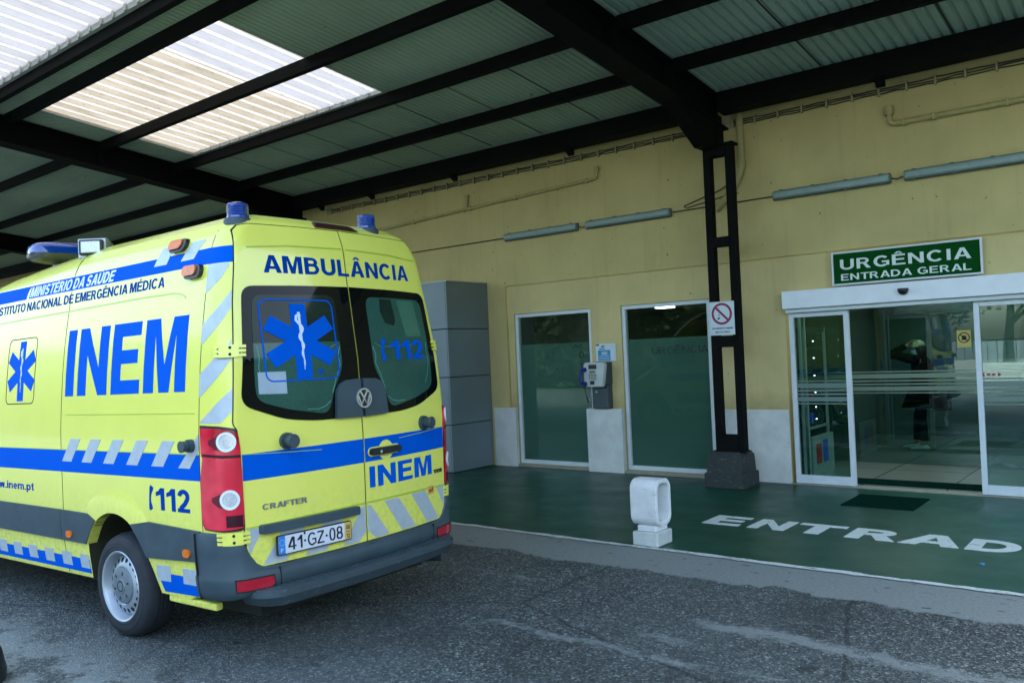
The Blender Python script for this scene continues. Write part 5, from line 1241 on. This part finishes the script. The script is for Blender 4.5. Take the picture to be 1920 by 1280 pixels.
dec('handset_symbol', [handset2d(.255, 1.775, .150)], rmap, 'blue', DO_+.012, (.05, .05), parent=doors[1], base=DO_+.006)
dec('lettering', [text2d('INEM', .042, .720, .921, .142, .036, 0, .95)], rmap, 'blue', DO_+.0016, (.05, .05), parent=doors[1], base=DO_-.002)
dec('lettering', [text2d('AMBULÂNCIA', -.640, .652, 2.358, .112, .030, 0, .98)], rmap, 'blue_l', DO_+.0016, (.05, .05), base=DO_-.002)
dec('badge', [text2d('TDI', .738, .848, .920, .026, .02, 0, .9)], rmap, 'chromed', DO_+.010, None, parent=doors[1], base=DO_-.002)
dec('badge', [text2d('CRAFTER', -.778, -.474, .910, .034, .028, 0, 1.1)], rmap, 'badge', DO_+.006, (.05, 0), parent=doors[-1], base=DO_-.002)
dec('sticker', [rpoly(.655, .735, .775, .835, .008)], rmap, 'plate_y', DO_+.005, (.05, 0), parent=doors[1], base=DO_-.002); dec('sticker_print', [[(.672, .790), (.70, .790), (.70, .812), (.672, .812)], [(.705, .795), (.72, .795), (.72, .825), (.705, .825)]], rmap, 'redprod', DO_+.0062, None, parent=doors[1], base=DO_)
# round emblem with V over W
bm = NBM(); eo = DO_+.036; drape(bm, [ring2d(0, 1.530, .056, .066, 40)], rmap, eo+.006, None, DO_+.02)
k_ = .058
drape(bm, [line2d([(-.030*1.05, 1.530+.047), (-.002, 1.533), (.002, 1.533), (.030*1.05, 1.530+.047)], [.012, .012, .012, .012])], rmap, eo+.004, None, DO_+.02)
drape(bm, [line2d([(-.052, 1.548), (-.026, 1.484), (0, 1.528), (.026, 1.484), (.052, 1.548)], .012)], rmap, eo+.0045, None, DO_+.02)
em = obj('round_emblem', bm, M['chrome'], am, 40)
bm = NBM(); drape(bm, [circ(0, 1.530, .060, None, 36)], rmap, DO_+.033, None, DO_+.02); obj('emblem_disc', bm, M['black'], em)
# door handle
bm = NBM(); drape(bm, [circ(.205, 1.160, .070, .068, 30), rpoly(.033, .340, 1.128, 1.192, .03)], rmap, DO_+.006, (.04, .03), DO_-.002); hp = obj('handle_recess', bm, M['yellow'], doors[1], 40)
bm = NBM(); drape(bm, [rpoly(.042, .332, 1.138, 1.184, .022)], rmap, DO_+.040, (.03, .02), DO_+.004); bmesh.ops.recalc_face_normals(bm, faces=bm.faces[:]); obj('door_handle', bm, M['black'], doors[1], 50)
bm = NBM(); drape(bm, [circ(.125, 1.158, .011, None, 14)], rmap, DO_+.042, None, DO_+.03); obj('lock', bm, M['chrome'], doors[1])
# plate and its lamp strip
bm = NBM(); drape(bm, [rpoly(-.806, -.092, .770, .824, .012)], rmap, DO_+.045, (.05, 0), DO_); obj('plate_light_bar', bm, M['trim'], doors[-1], 40)
plm = lambda u, v, o: (rearx(-.45, .69)+DO_+.026+(u+.45)*.095+o, u, v)
bm = NBM(); drape(bm, [rpoly(-.716, -.170, .624, .744, .010)], plm, .006, None, -.010); pl_ = obj('number_plate', bm, M['black'], doors[-1])
bm = NBM(); drape(bm, [rpoly(-.710, -.176, .630, .738, .008)], plm, .0072, None, .004); obj('plate_face', bm, M['plate'], doors[-1])
bm = NBM(); drape(bm, [rect(-.7095, -.665, .6305, .7375)], plm, .0085, None, .006); obj('plate_band', bm, M['plate_b'], doors[-1])
bm = NBM(); drape(bm, [rect(-.226, -.1765, .6305, .7375)], plm, .0085, None, .006); obj('plate_date_field', bm, M['plate_y'], doors[-1])
bm = NBM(); drape(bm, [text2d('41', -.645, -.545, .645, .078, .002), text2d('·', -.532, -.520, .682, .10, .012), text2d('GZ', -.505, -.385, .645, .078, .002), text2d('08', -.345, -.243, .645, .078, .002), circ(-.366, .684, .007, None, 12), circ(-.526, .684, .007, None, 12), text2d('08', -.216, -.186, .695, .026, .0), text2d('12', -.214, -.186, .640, .026, .0), rect(-.216, -.186, .678, .682)], plm, .0098, None, .007); obj('plate_characters', bm, M['ink'], doors[-1])
bm = NBM(); drape(bm, [text2d('P', -.697, -.680, .642, .024, .01)]+[circ(-.6875+.016*math.cos(i*math.pi/6), .700+.018*math.sin(i*math.pi/6), .0022, None, 6) for i in range(12)], plm, .0098, None, .008); obj('plate_country_mark', bm, M['plate'], doors[-1])
# third brake light
bm = NBM(); drape(bm, [[(-.190, 2.690), (.190, 2.690), (.155, 2.732), (-.155, 2.736)]], lambda y, z, o: (rearx(y, z)+o, y, z), .022, (.05, .02), -.01); obj('brake_light', bm, M['darkred'], am, 40)

# bumper wrapped round the rear, step below it
def bumper_pt(u, z, off):
    L = LC+2*(hw(.6)-CB)+LC
    if u <= L/2: return omap(u, z, off)
    p = omap(L-u, z, off); return (p[0], -p[1], p[2])
Lb = LC+2*(hw(.6)-CB)+LC
us = [-.075, -.04, 0, .03, .06, .09, .12, .15, .18, .21, .24, .27, .30, .335, .37, .41]+[.41+(Lb/2-.41)*i/10 for i in range(1, 11)]; us = us+[Lb-u for u in us[-2::-1]]
def btop(u):
    u = min(u, Lb-u); return lerp_tab(u, [-.1, 0, .10, .20, .245, .275, .30, .33, .37, .42, .6], [.792, .797, .795, .790, .785, .72, .655, .605, .578, .568, .566])
def bbot(u):
    u = min(u, Lb-u); return lerp_tab(u, [-.1, 0, .15, .3, .6, 1.1], [.385, .385, .40, .425, .435, .44])
bm = NBM(); rows = []
for u in us:
    zb, zt = bbot(u), btop(u); col = []
    prof = [(zb-.0, -.05), (zb, .010), (zb+.02, .026), (zb+.05, .032), (.505, .032), (.530, .030), (.545, .022), ((.55+zt)/2, .022), (zt-.015, .022), (zt, .014), (zt+.001, -.006)]
    last = -1
    for z, o in prof:
        z = max(zb, min(zt+.001, z)); col.append(bm.verts.new(bumper_pt(u, z, o)))
    rows.append(col)
for a, b_ in zip(rows, rows[1:]):
    for i in range(len(a)-1): bm.faces.new((a[i], b_[i], b_[i+1], a[i+1]))
bm.faces.new(rows[0]); bm.faces.new(rows[-1][::-1])
bmesh.ops.remove_doubles(bm, verts=bm.verts[:], dist=1e-5)
bp = obj('bumper', bm, M['trim'], am, 45)
for s in (-1, 1):
    f = (lambda u, z, o: bumper_pt(u, z, o)) if s < 0 else (lambda u, z, o: bumper_pt(Lb-u, z, o))
    dec('bumper_seam', [rect(-.052, -.046, .39, .79), line2d([(.46, .445), (.468, .558)], .006)], f, 'seam', .0335, (.03, .04), parent=bp, base=.0)
    bm = NBM(); drape(bm, [[(.195, .457), (.39, .452), (.415, .465), (.415, .512), (.20, .519)]], f, .037, (.03, .03), .01); obj('rear_reflector', bm, M['red'], bp, 40)
    dec('reflector_recess', [[(.185, .450), (.425, .445), (.425, .520), (.19, .527)]], f, 'seam', .0335, (.03, .03), parent=bp, base=.0)
def arc_x(y, x0, k): return x0-k*y*y
bm = NBM()
def step_out(x_c, hwid, n_=24, k=.075):
    return [(x_c-k*(hwid*(2*i/n_-1))**2, hwid*(2*i/n_-1)) for i in range(n_+1)]
pl = [(1.10, -.86), (1.27, -.865), (1.335, -.82)]+step_out(1.42, .76)+[(1.335, .82), (1.27, .865), (1.10, .86)]
pb = [(1.10, -.83), (1.24, -.82), (1.30, -.79)]+step_out(1.385, .74)+[(1.30, .79), (1.24, .82), (1.10, .83)]
prism(bm, [(x, y) for x, y in pl], lambda x, y: (x, y, .448), lambda x, y: (x, y, .405))
A = [bm.verts.new((x, y, .4045)) for x, y in pl]; B = [bm.verts.new((x, y, .345)) for x, y in pb]
for i in range(len(A)): j = (i+1) % len(A); bm.faces.new((A[i], A[j], B[j], B[i]))
bm.faces.new(B)
es = [e for e in bm.edges if all(abs(v.co.z-.448) < 1e-4 for v in e.verts)]
bmesh.ops.bevel(bm, geom=es, offset=.012, segments=2, affect='EDGES')
st_ = obj('rear_step', bm, M['step'], am, 40)
bm = NBM()
for i in range(31):
    y = -.70+i*.0467; x1 = 1.395-.075*y*y; box(bm, x1-.085, x1-.012, y-.006, y+.006, .446, .453, .002)
obj('tread_rib', bm, M['step'], st_)
bm = NBM(); cyl(bm, (1.05, .62, .30), (1.37, .66, .33), .03, .03, 12); obj('exhaust_tip', bm, M['chromed'], am, 40)

# wheels
def wheel(x, s, z):
    yo = s*.962
    bm = NBM(); prof = [(.232, -.012), (.236, .010), (.248, .017), (.262, .014), (.264, .017), (.292, .014), (.294, .011), (.318, .004), (.334, -.012), (.343, -.034), (.350, -.058)]
    for g in (.075, .105, .135): prof += [(.3505, -g+.006), (.342, -g+.004), (.342, -g-.004), (.3505, -g-.006)]
    prof += [(.348, -.165), (.332, -.20), (.28, -.22), (.232, -.21)]
    lathe(bm, [(r_, s*h) for r_, h in prof], 64, 'Y', (x, yo, z), 0, False)
    w_ = obj('wheel', bm, M['tyre'], am, 35)
    bm = NBM(); lathe(bm, [(.222, s*-.20), (.222, s*-.02), (.238, s*.012), (.234, s*.017), (.222, s*.011), (.213, s*-.010), (.208, s*-.040), (.200, s*-.060)], 64, 'Y', (x, yo, z), 0, False); obj('rim', bm, M['rim'], w_, 40)
    bm = NBM(); dish = [(.205, -.062), (.202, -.046), (.190, -.034), (.160, -.022), (.142, -.013), (.130, -.010), (.120, -.016)]
    lathe(bm, [(r_, s*h) for r_, h in dish], 64, 'Y', (x, yo, z), 0, False); obj('disc', bm, M['rim'], w_, 40)
    bm = NBM(); nh = 20
    for i in range(nh):
        a = 2*math.pi*(i+.5)/nh; rad = Vector((math.cos(a), 0, math.sin(a))); tan = Vector((-math.sin(a), 0, math.cos(a))); nrm = Vector((0, s, 0))
        c_ = Vector((x, yo, z))+rad*.172+nrm*-.0255; slope = (rad-nrm*.40).normalized()
        bm.faces.new([bm.verts.new(c_+slope*.0185*math.cos(t)+tan*.0155*math.sin(t)) for t in [k*math.pi/8 for k in range(16)]])
    obj('rim_hole', bm, M['seam'], w_)
    bm = NBM(); lathe(bm, [(.124, s*-.014), (.119, s*-.002), (.10, s*.004), (.050, s*.006), (.046, s*.012), (.001, s*.013)], 48, 'Y', (x, yo, z)); obj('hub_cap', bm, M['hub'], w_, 40)
    bm = NBM(); lathe(bm, [(.030, s*.0125), (.034, s*.0150), (.038, s*.0125)], 32, 'Y', (x, yo, z), 0, False)
    for i in range(6):
        a = 2*math.pi*i/6+.3; c_ = Vector((x+.086*math.cos(a), yo+s*.0062, z+.086*math.sin(a))); rad = Vector((math.cos(a), 0, math.sin(a))); tan = Vector((-math.sin(a), 0, math.cos(a)))
        bm.faces.new([bm.verts.new(c_+rad*.013*p+tan*.006*q) for p, q in ((-1, -1), (1, -1), (1, 1), (-1, 1))])
    obj('cap_detail', bm, M['seam'], w_)
for x, z in ((AX1, WZ+.004), (AX0, WZ+.058)):
    for s in (-1, 1): wheel(x, s, z)

# roof: beacons, light bar, work lamp
for y, x in ((-.685, 1.0), (.40, 1.02)):
    z0 = 2.690 if y < -.5 else 2.725
    bm = NBM(); lathe(bm, [(.088, -.03), (.088, .010), (.080, .022), (.070, .026)], 32, 'Z', (x, y, z0)); b0 = obj('beacon', bm, M['trim'], am, 40)
    bm = NBM(); prof = [(.070, .026), (.070, .036)]
    for k in range(8): prof += [(.0675, .040+k*.008), (.0645, .044+k*.008)]
    prof += [(.066, .108), (.062, .118), (.044, .124), (.001, .125)]
    lathe(bm, prof, 36, 'Z', (x, y, z0)); obj('beacon_lens', bm, M['beacon'], b0, 30)
# work lamp on the left roof edge
bm = NBM(); P0 = Vector((-.80, -.70, 2.70)); mw = Matrix.Translation(P0) @ Matrix.Rotation(R(42), 4, 'Z') @ Matrix.Rotation(R(0), 4, 'X')
def wbox(bm, *a, **k): box(bm, *a, mat=mw, **k)
prism(bm, [(-.02, -.02), (.10, -.06), (.12, -.05), (.12, .10), (.02, .13), (-.02, .12)], lambda y, z: mw @ Vector((-.10, y, z)), lambda y, z: mw @ Vector((.10, y, z)))
prism(bm, [(.02, .13), (.12, .10), (.30, .05), (.30, .035), (.12, -.03)], lambda y, z: mw @ Vector((.085, y, z)), lambda y, z: mw @ Vector((.10, y, z)))
wl = obj('work_lamp', bm, M['rim'], am, 30)
bm = NBM(); wbox(bm, -.088, .088, -.05, -.018, -.005, .112, bev=.012); obj('lamp_housing', bm, M['black'], wl)
bm = NBM(); wbox(bm, -.070, .070, -.058, -.045, .010, .098, bev=.010); obj('lamp_lens', bm, M['lens'], wl)
# light bar across the cab roof
bm = NBM(); prev = None
XL = -1.95
for y, w, h in ((-.66, .02, .03), (-.645, .09, .07), (-.60, .135, .095), (-.5, .15, .11), (0, .155, .115), (.5, .15, .11), (.60, .135, .095), (.645, .09, .07), (.66, .02, .03)):
    ring = [bm.verts.new((XL+w*math.cos(t), y, 2.855+(h if math.sin(t) > 0 else 0)*abs(math.sin(t))**.6)) for t in [2*math.pi*k/20 for k in range(20)]]
    if prev:
        for i in range(20): bm.faces.new((prev[i], prev[(i+1) % 20], ring[(i+1) % 20], ring[i]))
    else: bm.faces.new(ring)
    prev = ring
bm.faces.new(prev); lbar = obj('light_bar', bm, M['beacon'], am, 60)
bm = NBM(); prev = None
for y, w, h in ((-.66, .02, .02), (-.645, .092, .05), (-.60, .138, .07), (-.5, .153, .08), (.5, .153, .08), (.60, .138, .07), (.645, .092, .05), (.66, .02, .02)):
    ring = [bm.verts.new((XL+w*math.cos(t), y, 2.853-h*abs(math.sin(t))**.7 if math.sin(t) < 0 else 2.853)) for t in [2*math.pi*k/20 for k in range(20)]]
    if prev:
        for i in range(20): bm.faces.new((prev[i], prev[(i+1) % 20], ring[(i+1) % 20], ring[i]))
    else: bm.faces.new(ring)
    prev = ring
bm.faces.new(prev); box(bm, XL-.05, XL+.05, -.45, -.35, 2.72, 2.79); box(bm, XL-.05, XL+.05, .35, .45, 2.72, 2.79); obj('bar_base', bm, M['chromed'], lbar, 50)
# cab glazing, lamps and mirrors (out of the picture, kept simple)
fmap = lambda y, z, o: (xf(z)+.10*(y/hw(z))**2-o, y, z-drop(xf(z), z))
dec('windscreen', [[(-.72, 1.36), (.72, 1.36), (.64, 2.16), (-.64, 2.16)]], fmap, 'vglass', .006, (.1, .06)); dec('grille', [rpoly(-.5, .5, .66, .92, .06)], fmap, 'trim', .012, (.1, .06)); dec('front_bumper', [rpoly(-.68, .68, .375, .60, .06)], fmap, 'trim', .03, (.08, .05))
for s in (-1, 1): dec('headlight', [[(s*.52, .80), (s*.66, .80), (s*.68, 1.04), (s*.54, 1.0)]], fmap, 'lens', .012, (.05, .05))
both('side_window', [[(-3.45, 1.45), (-2.62, 1.45), (-2.62, 2.02), (-2.95, 2.06), (-3.12, 1.95)]], 'vglass', .006)
for s in (-1, 1): bm = NBM(); box(bm, -3.35, -3.18, s*1.16-.10, s*1.16+.10, 1.42, 1.78, .04, 3); box(bm, -3.30, -3.22, min(s*.95, s*1.1), max(s*.95, s*1.1), 1.48, 1.54); obj('wing_mirror', bm, M['trim'], am, 40)
